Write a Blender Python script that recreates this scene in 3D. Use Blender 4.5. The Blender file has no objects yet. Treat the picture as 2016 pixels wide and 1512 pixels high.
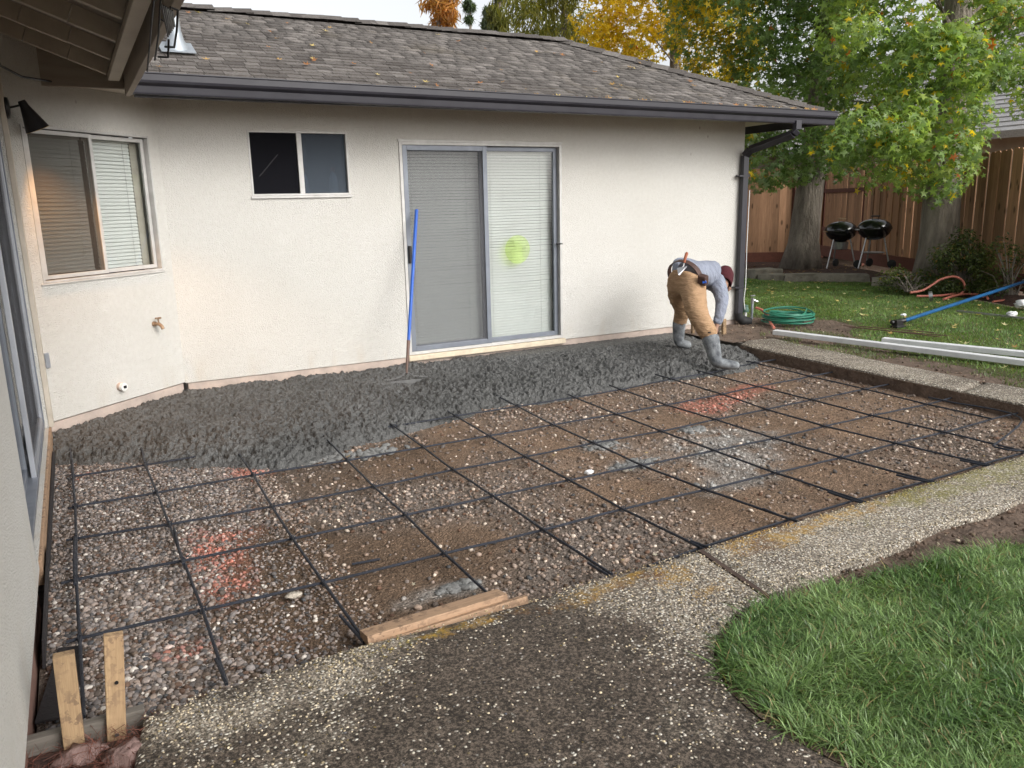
import bpy, math, random
import numpy as np
from mathutils import Vector, Matrix

random.seed(7)
rng = np.random.default_rng(11)
S = bpy.context.scene
COL = S.collection
R = math.radians

# ------------------------------------------------------------------ camera, sky, sun, exposure
CAM = np.array([-2.8543, -7.4386, 1.449])
AX = np.array([[0.877041, -0.479909, -0.022083], [0.124426, 0.182514, 0.975298], [0.464024, 0.858124, -0.219785]])
FPX = 1570.8                                    # focal length in pixels of a 2016 px wide frame
cam = bpy.data.cameras.new('camera'); camo = bpy.data.objects.new('camera', cam); COL.objects.link(camo)
cam.sensor_fit = 'HORIZONTAL'; cam.sensor_width = 36; cam.lens = FPX / 2016 * 36
cam.clip_start = 0.05; cam.clip_end = 500
camo.matrix_world = Matrix(((AX[0][0], AX[1][0], -AX[2][0], CAM[0]), (AX[0][1], AX[1][1], -AX[2][1], CAM[1]),
                            (AX[0][2], AX[1][2], -AX[2][2], CAM[2]), (0, 0, 0, 1)))
S.camera = camo
SUN_EL, SUN_AZ = R(33), R(160)                  # azimuth clockwise from +Y
w = bpy.data.worlds.new('World'); S.world = w; w.use_nodes = True
nt = w.node_tree; nt.nodes.clear()
sky = nt.nodes.new('ShaderNodeTexSky'); sky.sky_type = 'NISHITA'; sky.sun_disc = False
sky.sun_elevation = SUN_EL; sky.sun_rotation = SUN_AZ; sky.air_density = 1.0; sky.dust_density = 4.0; sky.ozone_density = 1.0
hs = nt.nodes.new('ShaderNodeHueSaturation'); hs.inputs['Saturation'].default_value = 0.16
hs.inputs['Value'].default_value = 1.0
bg = nt.nodes.new('ShaderNodeBackground'); bg.inputs['Strength'].default_value = 0.15
wo = nt.nodes.new('ShaderNodeOutputWorld')
nt.links.new(sky.outputs[0], hs.inputs['Color']); nt.links.new(hs.outputs[0], bg.inputs['Color']); nt.links.new(bg.outputs[0], wo.inputs[0])
sl = bpy.data.lights.new('sun', 'SUN'); sl.energy = 0.56; sl.angle = R(30); sl.color = (1.0, 0.975, 0.94)
so = bpy.data.objects.new('sun', sl); COL.objects.link(so); so.location = (0, -10, 12)
sd = Vector((math.sin(SUN_AZ) * math.cos(SUN_EL), math.cos(SUN_AZ) * math.cos(SUN_EL), math.sin(SUN_EL)))
so.rotation_euler = sd.to_track_quat('Z', 'Y').to_euler()
S.view_settings.view_transform = 'Standard'; S.view_settings.look = 'None'
S.view_settings.exposure = 0.78; S.view_settings.gamma = 1.0; S.view_settings.use_curve_mapping = False
S.render.engine = 'CYCLES'
S.cycles.use_denoising = True
S.cycles.max_bounces = 8; S.cycles.transparent_max_bounces = 24
S.cycles.caustics_reflective = False; S.cycles.caustics_refractive = False

# ------------------------------------------------------------------ survey helpers (photo measurement -> place)
def ray(x, y): return np.array([(x - 1008) / FPX, -(y - 756) / FPX, 1.0]) @ AX
def on(x, y, ax, v):
    d = ray(x, y); i = 'xyz'.index(ax); return CAM + d * ((v - CAM[i]) / d[i])
def at(x, y, depth): return CAM + ray(x, y) * depth
def pix(X):
    q = (np.asarray(X, float) - CAM) @ AX.T
    return 1008 + FPX * q[..., 0] / q[..., 2], 756 - FPX * q[..., 1] / q[..., 2]

# ------------------------------------------------------------------ numpy noise
def _h(ix, iy, s):
    n = (ix.astype(np.int64) * 374761393 + iy.astype(np.int64) * 668265263 + s * 1442695041) & 0xffffffff
    n = ((n ^ (n >> 13)) * 1274126177) & 0xffffffff
    return ((n ^ (n >> 16)) & 0xffff) / 65535.0
def vn(x, y, s=0):
    x = np.asarray(x, float); y = np.asarray(y, float)
    ix = np.floor(x); iy = np.floor(y); fx = x - ix; fy = y - iy
    ux = fx * fx * (3 - 2 * fx); uy = fy * fy * (3 - 2 * fy)
    a = _h(ix, iy, s); b = _h(ix + 1, iy, s); c = _h(ix, iy + 1, s); d = _h(ix + 1, iy + 1, s)
    return a + (b - a) * ux + (c - a) * uy + (a - b - c + d) * ux * uy
def fbm(x, y, o=4, s=0):
    t = 0; a = .5; n = 0
    for k in range(o):
        t = t + a * vn(x * 2 ** k + 17.3 * k, y * 2 ** k - 9.1 * k, s + k); n += a; a *= .5
    return t / n
def sst(a, b, x):
    t = np.clip((x - a) / (b - a), 0, 1); return t * t * (3 - 2 * t)
def inpoly(x, y, poly):
    x = np.asarray(x); y = np.asarray(y); c = np.zeros(x.shape, bool); n = len(poly)
    for i in range(n):
        x0, y0 = poly[i][:2]; x1, y1 = poly[(i + 1) % n][:2]
        if y0 == y1: continue
        m = ((y0 > y) != (y1 > y)) & (x < (x1 - x0) * (y - y0) / (y1 - y0) + x0)
        c ^= m
    return c
def edist(x, y, poly, closed=True):
    d = np.full(np.shape(x), 1e9); n = len(poly)
    for i in range(n if closed else n - 1):
        ax, ay = poly[i][:2]; bx, by = poly[(i + 1) % n][:2]
        L = (bx - ax) ** 2 + (by - ay) ** 2 + 1e-12
        t = np.clip(((x - ax) * (bx - ax) + (y - ay) * (by - ay)) / L, 0, 1)
        d = np.minimum(d, np.hypot(x - ax - t * (bx - ax), y - ay - t * (by - ay)))
    return d

# ------------------------------------------------------------------ mesh helpers
def link(o, parent=None):
    COL.objects.link(o)
    if parent is not None:
        o.parent = parent
        pm = Matrix.LocRotScale(parent.location, parent.rotation_euler, parent.scale)
        if parent.parent is not None: pm = Matrix.LocRotScale(parent.parent.location, parent.parent.rotation_euler, parent.parent.scale) @ parent.matrix_parent_inverse @ pm
        o.matrix_parent_inverse = pm.inverted()
    return o
def tag(o, label=None, cat=None, group=None, kind=None):
    if label: o['label'] = label
    if cat: o['category'] = cat
    if group: o['group'] = group
    if kind: o['kind'] = kind
    return o
def empty(name, loc, label=None, cat=None, group=None, parent=None):
    o = bpy.data.objects.new(name, None); o.empty_display_size = .1; o.location = Vector([float(v) for v in loc])
    link(o, parent); return tag(o, label, cat, group)
def fast(name, V, F, mat, parent=None, col=None, smooth=False):
    """V (n,3); F (m,k) one face size for the whole mesh"""
    V = np.ascontiguousarray(V, np.float32); F = np.ascontiguousarray(F, np.int32); k = F.shape[1]
    me = bpy.data.meshes.new(name)
    me.vertices.add(len(V)); me.vertices.foreach_set('co', V.ravel())
    me.loops.add(F.size); me.loops.foreach_set('vertex_index', F.ravel())
    me.polygons.add(len(F)); me.polygons.foreach_set('loop_start', np.arange(0, F.size, k, dtype=np.int32))
    try: me.polygons.foreach_set('loop_total', np.full(len(F), k, np.int32))
    except Exception: pass
    if smooth: me.polygons.foreach_set('use_smooth', np.ones(len(F), bool))
    if col is not None:
        a = me.color_attributes.new('Col', 'FLOAT_COLOR', 'POINT')
        c = np.ones((len(V), 4), np.float32); c[:, :col.shape[1]] = col
        a.data.foreach_set('color', c.ravel())
    me.update(calc_edges=True); me.validate()
    me.materials.append(mat)
    return link(bpy.data.objects.new(name, me), parent)
def rots(n, tilt=None, r=None):
    """random rotation matrices; with tilt only lean by up to tilt after a random spin"""
    r = r or rng
    a = r.random(n) * 2 * np.pi
    ca, sa = np.cos(a), np.sin(a); Z = np.zeros((n, 3, 3)); Z[:, 0, 0] = ca; Z[:, 0, 1] = -sa; Z[:, 1, 0] = sa; Z[:, 1, 1] = ca; Z[:, 2, 2] = 1
    if tilt is None:
        b = np.arccos(1 - 2 * r.random(n))
    else:
        b = r.random(n) * tilt
    g = r.random(n) * 2 * np.pi
    ax = np.stack([np.cos(g), np.sin(g), np.zeros(n)], 1); K = np.zeros((n, 3, 3))
    K[:, 0, 2] = ax[:, 1]; K[:, 1, 2] = -ax[:, 0]; K[:, 2, 0] = -ax[:, 1]; K[:, 2, 1] = ax[:, 0]
    T = np.eye(3)[None] + np.sin(b)[:, None, None] * K + (1 - np.cos(b))[:, None, None] * (K @ K)
    return T @ Z
def scatter(tv, tf, loc, rot, sc):
    """copies of a template: returns V, F"""
    n = len(loc); sc = np.asarray(sc, float)
    if sc.ndim == 1: sc = np.repeat(sc[:, None], 3, 1)
    v = np.einsum('nij,nkj->nki', rot, tv[None] * sc[:, None, :]) + loc[:, None, :]
    f = tf[None] + (np.arange(n) * len(tv))[:, None, None]
    return v.reshape(-1, 3), f.reshape(-1, tf.shape[1])
class MB:
    def __init__(s): s.V = []; s.F = []
    def add(s, v, f):
        b = len(s.V); s.V += [tuple(float(c) for c in p) for p in v]; s.F += [[i + b for i in q] for q in f]; return s
    def box(s, c, d, M=None):
        c = Vector([float(i) for i in c]); v = []
        for x in (-.5, .5):
            for y in (-.5, .5):
                for z in (-.5, .5):
                    p = Vector((x * d[0], y * d[1], z * d[2]))
                    v.append((M @ p if M else p) + c)
        return s.add(v, [(0, 1, 3, 2), (4, 6, 7, 5), (0, 4, 5, 1), (2, 3, 7, 6), (0, 2, 6, 4), (1, 5, 7, 3)])
    def span(s, a, b):
        return s.box([(a[i] + b[i]) / 2 for i in range(3)], [abs(b[i] - a[i]) for i in range(3)])
    def beam(s, a, b, wd, h, up=(0, 0, 1)):
        a = Vector([float(i) for i in a]); b = Vector([float(i) for i in b]); d = (b - a); L = d.length; d.normalize()
        u = Vector(up); x = d.cross(u)
        if x.length < 1e-4: x = d.cross(Vector((1, 0, 0)))
        x.normalize(); z = x.cross(d)
        M = Matrix((x, d, z)).transposed()
        return s.box((a + b) / 2, (wd, L, h), M)
    def tube(s, pts, r, n=8, cap=True):
        P = [Vector([float(i) for i in p]) for p in pts]; m = len(P)
        rr = list(r) if hasattr(r, '__len__') else [r] * m
        v = []; f = []; pv = None
        for i in range(m):
            t = (P[min(i + 1, m - 1)] - P[max(i - 1, 0)]).normalized()
            if pv is None:
                pv = t.orthogonal().normalized()
            pv = (pv - t * pv.dot(t)).normalized(); q = t.cross(pv)
            for k in range(n):
                a = 2 * math.pi * k / n
                v.append(P[i] + (pv * math.cos(a) + q * math.sin(a)) * rr[i])
        for i in range(m - 1):
            for k in range(n):
                f.append((i * n + k, i * n + (k + 1) % n, (i + 1) * n + (k + 1) % n, (i + 1) * n + k))
        if cap: f.append(tuple(range(n))[::-1]); f.append(tuple((m - 1) * n + k for k in range(n)))
        return s.add(v, f)
    def lathe(s, prof, n=24, M=None, cap=True):
        M = M or Matrix.Identity(4); v = []; f = []
        for r, z in prof:
            for k in range(n):
                a = 2 * math.pi * k / n; v.append(M @ Vector((r * math.cos(a), r * math.sin(a), z)))
        for i in range(len(prof) - 1):
            for k in range(n): f.append((i * n + k, i * n + (k + 1) % n, (i + 1) * n + (k + 1) % n, (i + 1) * n + k))
        if cap: f.append(tuple(range(n))[::-1]); f.append(tuple((len(prof) - 1) * n + k for k in range(n)))
        return s.add(v, f)
    def prism(s, poly, z0, z1):
        n = len(poly); v = [(p[0], p[1], z0) for p in poly] + [(p[0], p[1], z1) for p in poly]
        f = [tuple(range(n))[::-1], tuple(range(n, 2 * n))] + [(i, (i + 1) % n, n + (i + 1) % n, n + i) for i in range(n)]
        return s.add(v, f)
    def sweep(s, prof, a, b):
        """closed profile [(y,z)] swept along x from a to b (points give x, dy, dz)"""
        n = len(prof); v = [(a[0], p[0] + a[1], p[1] + a[2]) for p in prof] + [(b[0], p[0] + b[1], p[1] + b[2]) for p in prof]
        f = [(i, (i + 1) % n, n + (i + 1) % n, n + i) for i in range(n)] + [tuple(range(n))[::-1], tuple(range(n, 2 * n))]
        return s.add(v, f)
    def mesh(s, name, mat):
        me = bpy.data.meshes.new(name); me.from_pydata(s.V, [], s.F); me.validate(); me.materials.append(mat); return me
    def build(s, name, mat, parent=None, smooth=False, bevel=0):
        me = s.mesh(name, mat)
        import bmesh
        bm = bmesh.new(); bm.from_mesh(me); bmesh.ops.recalc_face_normals(bm, faces=bm.faces); bm.to_mesh(me); bm.free()
        o = link(bpy.data.objects.new(name, me), parent)
        if smooth:
            me.polygons.foreach_set('use_smooth', np.ones(len(me.polygons), bool))
            if smooth != 2:
                m = o.modifiers.new('edge', 'EDGE_SPLIT'); m.split_angle = R(38)
        if bevel:
            m = o.modifiers.new('bevel', 'BEVEL'); m.width = bevel; m.segments = 2; m.limit_method = 'ANGLE'; m.angle_limit = R(35)
        return o
def ico(sub=0):
    t = (1 + 5 ** .5) / 2
    v = np.array([(-1, t, 0), (1, t, 0), (-1, -t, 0), (1, -t, 0), (0, -1, t), (0, 1, t), (0, -1, -t), (0, 1, -t), (t, 0, -1), (t, 0, 1), (-t, 0, -1), (-t, 0, 1)], float)
    f = [(0, 11, 5), (0, 5, 1), (0, 1, 7), (0, 7, 10), (0, 10, 11), (1, 5, 9), (5, 11, 4), (11, 10, 2), (10, 7, 6), (7, 1, 8), (3, 9, 4), (3, 4, 2), (3, 2, 6), (3, 6, 8), (3, 8, 9), (4, 9, 5), (2, 4, 11), (6, 2, 10), (8, 6, 7), (9, 8, 1)]
    v /= np.linalg.norm(v[0]); v = list(map(tuple, v))
    for _ in range(sub):
        c = {}; nf = []
        def mid(a, b):
            k = (min(a, b), max(a, b))
            if k not in c:
                m = (np.array(v[a]) + np.array(v[b])); v.append(tuple(m / np.linalg.norm(m))); c[k] = len(v) - 1
            return c[k]
        for a, b, d in f:
            x, y, z = mid(a, b), mid(b, d), mid(d, a); nf += [(a, x, z), (b, y, x), (d, z, y), (x, y, z)]
        f = nf
    return np.array(v), np.array(f)

# ------------------------------------------------------------------ materials
class NG:
    def __init__(s, name):
        s.m = bpy.data.materials.new(name); s.m.use_nodes = True; s.t = s.m.node_tree; s.t.nodes.clear()
        s.out = s.n('ShaderNodeOutputMaterial'); s.p = s.n('ShaderNodeBsdfPrincipled'); s.l(s.p.outputs[0], s.out.inputs[0])
    def n(s, t, **k):
        o = s.t.nodes.new(t)
        for a, b in k.items(): setattr(o, a, b)
        return o
    def l(s, a, b): s.t.links.new(a, b)
    def pos(s, scale=(1, 1, 1), obj=False):
        m = s.n('ShaderNodeMapping'); m.inputs['Scale'].default_value = scale
        if obj: s.l(s.n('ShaderNodeTexCoord').outputs['Object'], m.inputs[0])
        else: s.l(s.n('ShaderNodeNewGeometry').outputs['Position'], m.inputs[0])
        return m.outputs[0]
    def noise(s, vec, scale, det=4, rough=.55, dist=0):
        o = s.n('ShaderNodeTexNoise'); o.inputs['Scale'].default_value = scale; o.inputs['Detail'].default_value = det
        o.inputs['Roughness'].default_value = rough; o.inputs['Distortion'].default_value = dist; s.l(vec, o.inputs['Vector']); return o.outputs['Fac']
    def vor(s, vec, scale, feat='F1', rnd=1):
        o = s.n('ShaderNodeTexVoronoi'); o.feature = feat; o.inputs['Scale'].default_value = scale; o.inputs['Randomness'].default_value = rnd
        s.l(vec, o.inputs['Vector']); return o
    def ramp(s, fac, stops, interp='LINEAR'):
        o = s.n('ShaderNodeValToRGB'); o.color_ramp.interpolation = interp; e = o.color_ramp.elements
        while len(e) < len(stops): e.new(.5)
        for i, (p, c) in enumerate(stops):
            e[i].position = p; e[i].color = (c, c, c, 1) if not hasattr(c, '__len__') else (*c, 1)
        s.l(fac, o.inputs[0]); return o.outputs[0]
    def mix(s, fac, a, b, mode='MIX'):
        o = s.n('ShaderNodeMix'); o.data_type = 'RGBA'; o.blend_type = mode
        for sock, v in ((o.inputs[0], fac), (o.inputs[6], a), (o.inputs[7], b)):
            if hasattr(v, 'links'): s.l(v, sock)
            elif hasattr(v, '__len__'): sock.default_value = (*v, 1)
            else: sock.default_value = v
        return o.outputs[2]
    def math(s, op, a, b=0.0, clamp=False):
        o = s.n('ShaderNodeMath'); o.operation = op; o.use_clamp = clamp
        for i, v in ((0, a), (1, b)):
            if hasattr(v, 'links'): s.l(v, o.inputs[i])
            else: o.inputs[i].default_value = v
        return o.outputs[0]
    def bump(s, h, dist, strength=1.0, nrm=None):
        o = s.n('ShaderNodeBump'); o.inputs['Distance'].default_value = dist; o.inputs['Strength'].default_value = strength
        s.l(h, o.inputs['Height'])
        if nrm is not None: s.l(nrm, o.inputs['Normal'])
        return o.outputs[0]
    def rnd(s): return s.n('ShaderNodeObjectInfo').outputs['Random']
    def col(s, name='Col'): return s.n('ShaderNodeVertexColor', layer_name=name).outputs[0]
    def set(s, c=None, rough=None, nrm=None, spec=None, metal=None):
        for key, v in (('Base Color', c), ('Roughness', rough), ('Normal', nrm), ('Specular IOR Level', spec), ('Metallic', metal)):
            if v is None: continue
            i = s.p.inputs[key]
            if hasattr(v, 'links'): s.l(v, i)
            elif hasattr(v, '__len__'): i.default_value = (*v, 1)
            else: i.default_value = v
        return s.m
def plain(name, a, b=None, scale=8, rough=.6, bump=0, bscale=60, metal=0, spec=.4, obj=False, stretch=(1, 1, 1)):
    g = NG(name); b = b or tuple(x * .72 for x in a)
    v = g.pos(stretch, obj); f = g.ramp(g.noise(v, scale, 6, .62), [(.3, 0), (.7, 1)])
    c = g.mix(f, b, a); n = None
    if bump: n = g.bump(g.noise(v, bscale, 5, .6), bump)
    r = g.ramp(g.noise(v, scale * 2.3, 4), [(.3, max(.02, rough - .1)), (.7, min(1, rough + .1))])
    return g.set(c, r, n, spec, metal)

def m_stucco():
    g = NG('stucco'); v = g.pos()
    big = g.noise(v, .9, 4); fine = g.noise(v, 26, 4, .65)
    c = g.mix(g.ramp(big, [(.3, 0), (.7, 1)]), (.56, .545, .505), (.60, .588, .555))
    c = g.mix(g.math('MULTIPLY', g.ramp(fine, [(.35, 0), (.75, 1)]), .35), c, (.46, .44, .40))
    # fly specks and scuffs on the plaster, thicker high on the wall
    sep = g.n('ShaderNodeSeparateXYZ'); g.l(g.n('ShaderNodeNewGeometry').outputs['Position'], sep.inputs[0])
    hi = g.ramp(g.math('MULTIPLY', sep.outputs[2], .4), [(.7, 0), (.93, 1)])
    sp = g.vor(g.pos((1, 1, .6)), 9).outputs['Distance']
    spk = g.math('MULTIPLY', g.ramp(sp, [(.06, 1), (.11, 0)]), g.ramp(g.noise(v, 3.1, 2), [(.56, 0), (.62, 1)]))
    c = g.mix(g.math('MULTIPLY', g.math('MULTIPLY', spk, hi), .7), c, (.14, .11, .085))
    # water stains and mud splash low on the wall
    lo = g.ramp(sep.outputs[2], [(0.0, 1), (.22, 0)])
    st = g.math('MULTIPLY', lo, g.ramp(g.noise(g.pos((3, 3, .7)), 1.6, 5), [(.5, 0), (.72, .5)]))
    c = g.mix(st, c, (.50, .43, .34))
    h = g.math('ADD', g.math('MULTIPLY', g.noise(v, 110, 3, .55), .8), g.math('MULTIPLY', g.vor(v, 120).outputs['Distance'], .5))
    return g.set(c, .9, g.bump(h, .009, .9), .2)
def m_shingle():
    g = NG('shingle'); v = g.pos()
    r = g.rnd() if False else None
    a = g.col(); c = g.mix(g.ramp(g.noise(v, 60, 4, .7), [(.3, 0), (.7, 1)]), (.55, .52, .5), (1.15, 1.12, 1.1))
    c = g.mix(1.0, a, c, 'MULTIPLY')
    lich = g.math('MULTIPLY', g.ramp(g.noise(v, 2.2, 5), [(.55, 0), (.7, .35)]), 1.0)
    c = g.mix(lich, c, (.12, .10, .07))
    return g.set(c, .9, g.bump(g.noise(g.pos((40, 300, 300)), 1, 3), .004), .2)
def m_shingle_obj():
    g = NG('shingle_single'); v = g.pos()
    a = g.ramp(g.rnd(), [(0, (.10, .092, .087)), (.45, (.135, .126, .119)), (.8, (.165, .155, .147)), (1, (.215, .204, .194))])
    c = g.mix(g.ramp(g.noise(v, 60, 4, .7), [(.3, 0), (.7, 1)]), (.55, .52, .5), (1.15, 1.12, 1.1))
    c = g.mix(1.0, a, c, 'MULTIPLY')
    return g.set(c, .9, g.bump(g.noise(g.pos((40, 300, 300)), 1, 3), .004), .2)
def m_vcol(name, rough=.85, nscale=80, namp=.35, bump=.0, bscale=120, spec=.3):
    g = NG(name); v = g.pos(); c = g.col()
    f = g.ramp(g.noise(v, nscale, 5, .65), [(.25, 1 - namp), (.75, 1 + namp)])
    c = g.mix(1.0, c, f, 'MULTIPLY')
    return g.set(c, rough, g.bump(g.noise(v, bscale, 5, .65), bump) if bump else None, spec)
def m_dirt():
    g = NG('gravel_bed'); v = g.pos(); c = g.col()
    vo = g.vor(v, 95); vo2 = g.vor(v, 42)
    tone = g.ramp(vo.outputs['Color'], [(0, .62), (.5, .95), (.85, 1.25), (1, 2.0)])
    c = g.mix(1.0, c, tone, 'MULTIPLY')
    c = g.mix(g.ramp(g.noise(v, 22, 5, .7), [(.35, .0), (.75, .7)]), c, (.085, .06, .042))
    h = g.math('ADD', g.math('MULTIPLY', vo.outputs['Distance'], -.6), g.math('ADD', g.math('MULTIPLY', vo2.outputs['Distance'], -.5), g.noise(v, 35, 6, .7)))
    return g.set(c, .88, g.bump(h, .016, 1.0), .25)
def m_aggregate():
    g = NG('exposed_aggregate'); v = g.pos()
    wv = g.n('ShaderNodeVectorMath', operation='ADD'); g.l(v, wv.inputs[0])
    nz = g.n('ShaderNodeTexNoise'); nz.inputs['Scale'].default_value = 60; g.l(v, nz.inputs['Vector'])
    sc = g.n('ShaderNodeVectorMath', operation='SCALE'); g.l(nz.outputs['Color'], sc.inputs[0]); sc.inputs['Scale'].default_value = .012
    g.l(sc.outputs[0], wv.inputs[1])
    vo = g.vor(wv.outputs[0], 78); d = vo.outputs['Distance']
    sepc = g.n('ShaderNodeSeparateColor'); g.l(vo.outputs['Color'], sepc.inputs[0])
    mask = g.n('ShaderNodeSeparateColor'); g.l(g.col(), mask.inputs[0])     # r = grime, g = orange lichen, b = moss
    grime = g.math('ADD', mask.outputs[0], g.math('MULTIPLY', g.math('SUBTRACT', g.noise(v, 7, 6, .7), .5), .9), True)
    lich = g.math('MULTIPLY', g.ramp(g.math('ADD', g.math('MULTIPLY', mask.outputs[1], .21), g.math('MULTIPLY', g.noise(v, 17, 7, .75), .65)), [(.46, 0), (.56, 1)]), g.ramp(g.noise(v, 55, 5, .7), [(.38, .2), (.56, 1)]))
    moss = g.math('MULTIPLY', g.ramp(g.math('ADD', g.math('MULTIPLY', mask.outputs[2], .21), g.math('MULTIPLY', g.noise(v, 12, 7, .75), .65)), [(.465, 0), (.56, 1)]), g.ramp(g.noise(v, 60, 5, .7), [(.38, .2), (.56, 1)]))
    peb = g.ramp(sepc.outputs[0], [(0, (.16, .14, .12)), (.25, (.40, .36, .30)), (.55, (.62, .57, .49)), (.8, (.72, .66, .53)), (1, (.80, .77, .71))])
    # a pebble shows where the stone is clean: fewer of them where grime covers the face
    show = g.math('SUBTRACT', sepc.outputs[1], g.math('MULTIPLY', grime, .92))
    show = g.ramp(show, [(-.0, 0), (.06, 1)])
    rim = g.ramp(d, [(.34, 1), (.5, 0)])
    vis = g.math('MULTIPLY', show, rim)
    matrix = g.mix(g.ramp(grime, [(.2, 0), (.85, 1)]), (.25, .215, .17), (.068, .054, .042))
    matrix = g.mix(g.ramp(g.noise(v, 3.2, 6, .7), [(.42, 0), (.66, .7)]), matrix, (.11, .087, .068))
    matrix = g.mix(g.ramp(g.noise(v, 5.1, 6, .75), [(.55, 0), (.72, .6)]), matrix, (.045, .038, .032))
    matrix = g.mix(1.0, matrix, g.ramp(g.noise(v, 95, 5, .75), [(.40, .3), (.5, .85), (.6, 2.3)]), 'MULTIPLY')
    c = g.mix(vis, matrix, peb)
    c = g.mix(g.math('MULTIPLY', lich, .8), c, g.mix(g.ramp(g.noise(v, 6, 4), [(.4, 0), (.6, 1)]), (.16, .075, .025), (.44, .26, .04)))
    c = g.mix(g.math('MULTIPLY', moss, .7), c, (.20, .19, .05))
    h = g.math('ADD', g.math('MULTIPLY', vis, g.math('SUBTRACT', .6, d)), g.math('MULTIPLY', g.noise(v, 160, 4, .7), .35))
    return g.set(c, .8, g.bump(h, .012, 1.0), .3)
def m_concrete_wet():
    g = NG('wet_concrete'); v = g.pos()
    big = g.noise(v, 1.3, 4); fine = g.noise(v, 75, 6, .72)
    c = g.mix(g.ramp(big, [(.3, 0), (.7, 1)]), (.082, .082, .078), (.14, .14, .135))
    c = g.mix(g.math('MULTIPLY', g.ramp(fine, [(.3, 1), (.6, 0)]), .55), c, (.022, .022, .022))
    h = g.math('ADD', fine, g.math('MULTIPLY', g.vor(v, 90).outputs['Distance'], .5))
    return g.set(c, g.ramp(g.noise(v, 25, 4), [(.35, .34), (.65, .66)]), g.bump(h, .011, 1.0), .5)
def m_wood(name, a, b, gscale=1.0, rough=.75, rand=True, axis=2, knots=True, mud=False):
    g = NG(name); st = [16, 16, 16]; st[axis] = 1.1
    tc = g.n('ShaderNodeTexCoord'); mp = g.n('ShaderNodeMapping'); mp.inputs['Scale'].default_value = [x * gscale for x in st]
    g.l(tc.outputs['Object'], mp.inputs[0])
    r = g.rnd(); cm = g.n('ShaderNodeCombineXYZ')
    for i in range(3): g.l(g.math('MULTIPLY', r, 17.0 + 11 * i), cm.inputs[i])
    g.l(cm.outputs[0], mp.inputs['Location'])
    gr = g.noise(mp.outputs[0], 1.6, 6, .65, 1.2); gr2 = g.noise(mp.outputs[0], 7, 4, .6)
    c = g.mix(g.ramp(gr, [(.25, 0), (.75, 1)]), b, a)
    c = g.mix(g.math('MULTIPLY', g.ramp(gr2, [(.35, 0), (.7, 1)]), .35), c, tuple(x * .45 for x in b))
    if knots:
        mk = g.n('ShaderNodeMapping'); mk.inputs['Scale'].default_value = (6, 6, 6) if axis != 2 else (6, 6, 2.6)
        g.l(tc.outputs['Object'], mk.inputs[0]); g.l(cm.outputs[0], mk.inputs['Location'])
        kd = g.vor(mk.outputs[0], 1.0).outputs['Distance']
        c = g.mix(g.ramp(kd, [(.10, .85), (.2, 0)]), c, tuple(x * .3 for x in b))
    if mud: c = g.mix(g.math('MULTIPLY', g.ramp(g.noise(g.pos(), 38, 4, .6), [(.50, 0), (.57, .8)]), g.ramp(g.noise(g.pos(), 4, 3), [(.38, .15), (.55, 1)])), c, (.16, .105, .07))
    if rand: c = g.mix(1.0, c, g.ramp(r, [(0, .62), (.5, 1.0), (1, 1.3)]), 'MULTIPLY')
    return g.set(c, rough, g.bump(gr2, .002), .25)
def m_leaf(name, rough=.5, trans=.35):
    g = NG(name); c = g.col()
    t = g.n('ShaderNodeBsdfTranslucent'); g.l(g.mix(1.0, c, (1.5, 1.5, .7), 'MULTIPLY'), t.inputs[0])
    mx = g.n('ShaderNodeMixShader'); mx.inputs[0].default_value = trans
    g.set(c, rough, None, .4); g.l(g.p.outputs[0], mx.inputs[1]); g.l(t.outputs[0], mx.inputs[2]); g.l(mx.outputs[0], g.out.inputs[0])
    return g.m
def m_glass(name, tint=(.9, .92, .92), refl=.06, rough=0.0):
    g = NG(name); t = g.n('ShaderNodeBsdfTransparent'); t.inputs[0].default_value = (*tint, 1)
    gl = g.n('ShaderNodeBsdfGlossy'); gl.inputs['Roughness'].default_value = rough
    fr = g.n('ShaderNodeLayerWeight'); fr.inputs['Blend'].default_value = .5
    mx = g.n('ShaderNodeMixShader'); g.l(g.math('ADD', g.math('POWER', fr.outputs['Facing'], 5.0), refl * .6, True), mx.inputs[0])
    g.l(t.outputs[0], mx.inputs[1]); g.l(gl.outputs[0], mx.inputs[2]); g.l(mx.outputs[0], g.out.inputs[0]); return g.m
def m_screen(name, dens=.5, colr=(.10, .10, .11)):
    g = NG(name); t = g.n('ShaderNodeBsdfTransparent'); d = g.n('ShaderNodeBsdfDiffuse'); d.inputs[0].default_value = (*colr, 1)
    mx = g.n('ShaderNodeMixShader'); mx.inputs[0].default_value = dens
    g.l(t.outputs[0], mx.inputs[1]); g.l(d.outputs[0], mx.inputs[2]); g.l(mx.outputs[0], g.out.inputs[0]); return g.m
def m_emit(name, c, s):
    g = NG(name); g.set(c, .5); g.p.inputs['Emission Color'].default_value = (*c, 1); g.p.inputs['Emission Strength'].default_value = s; return g.m

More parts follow.
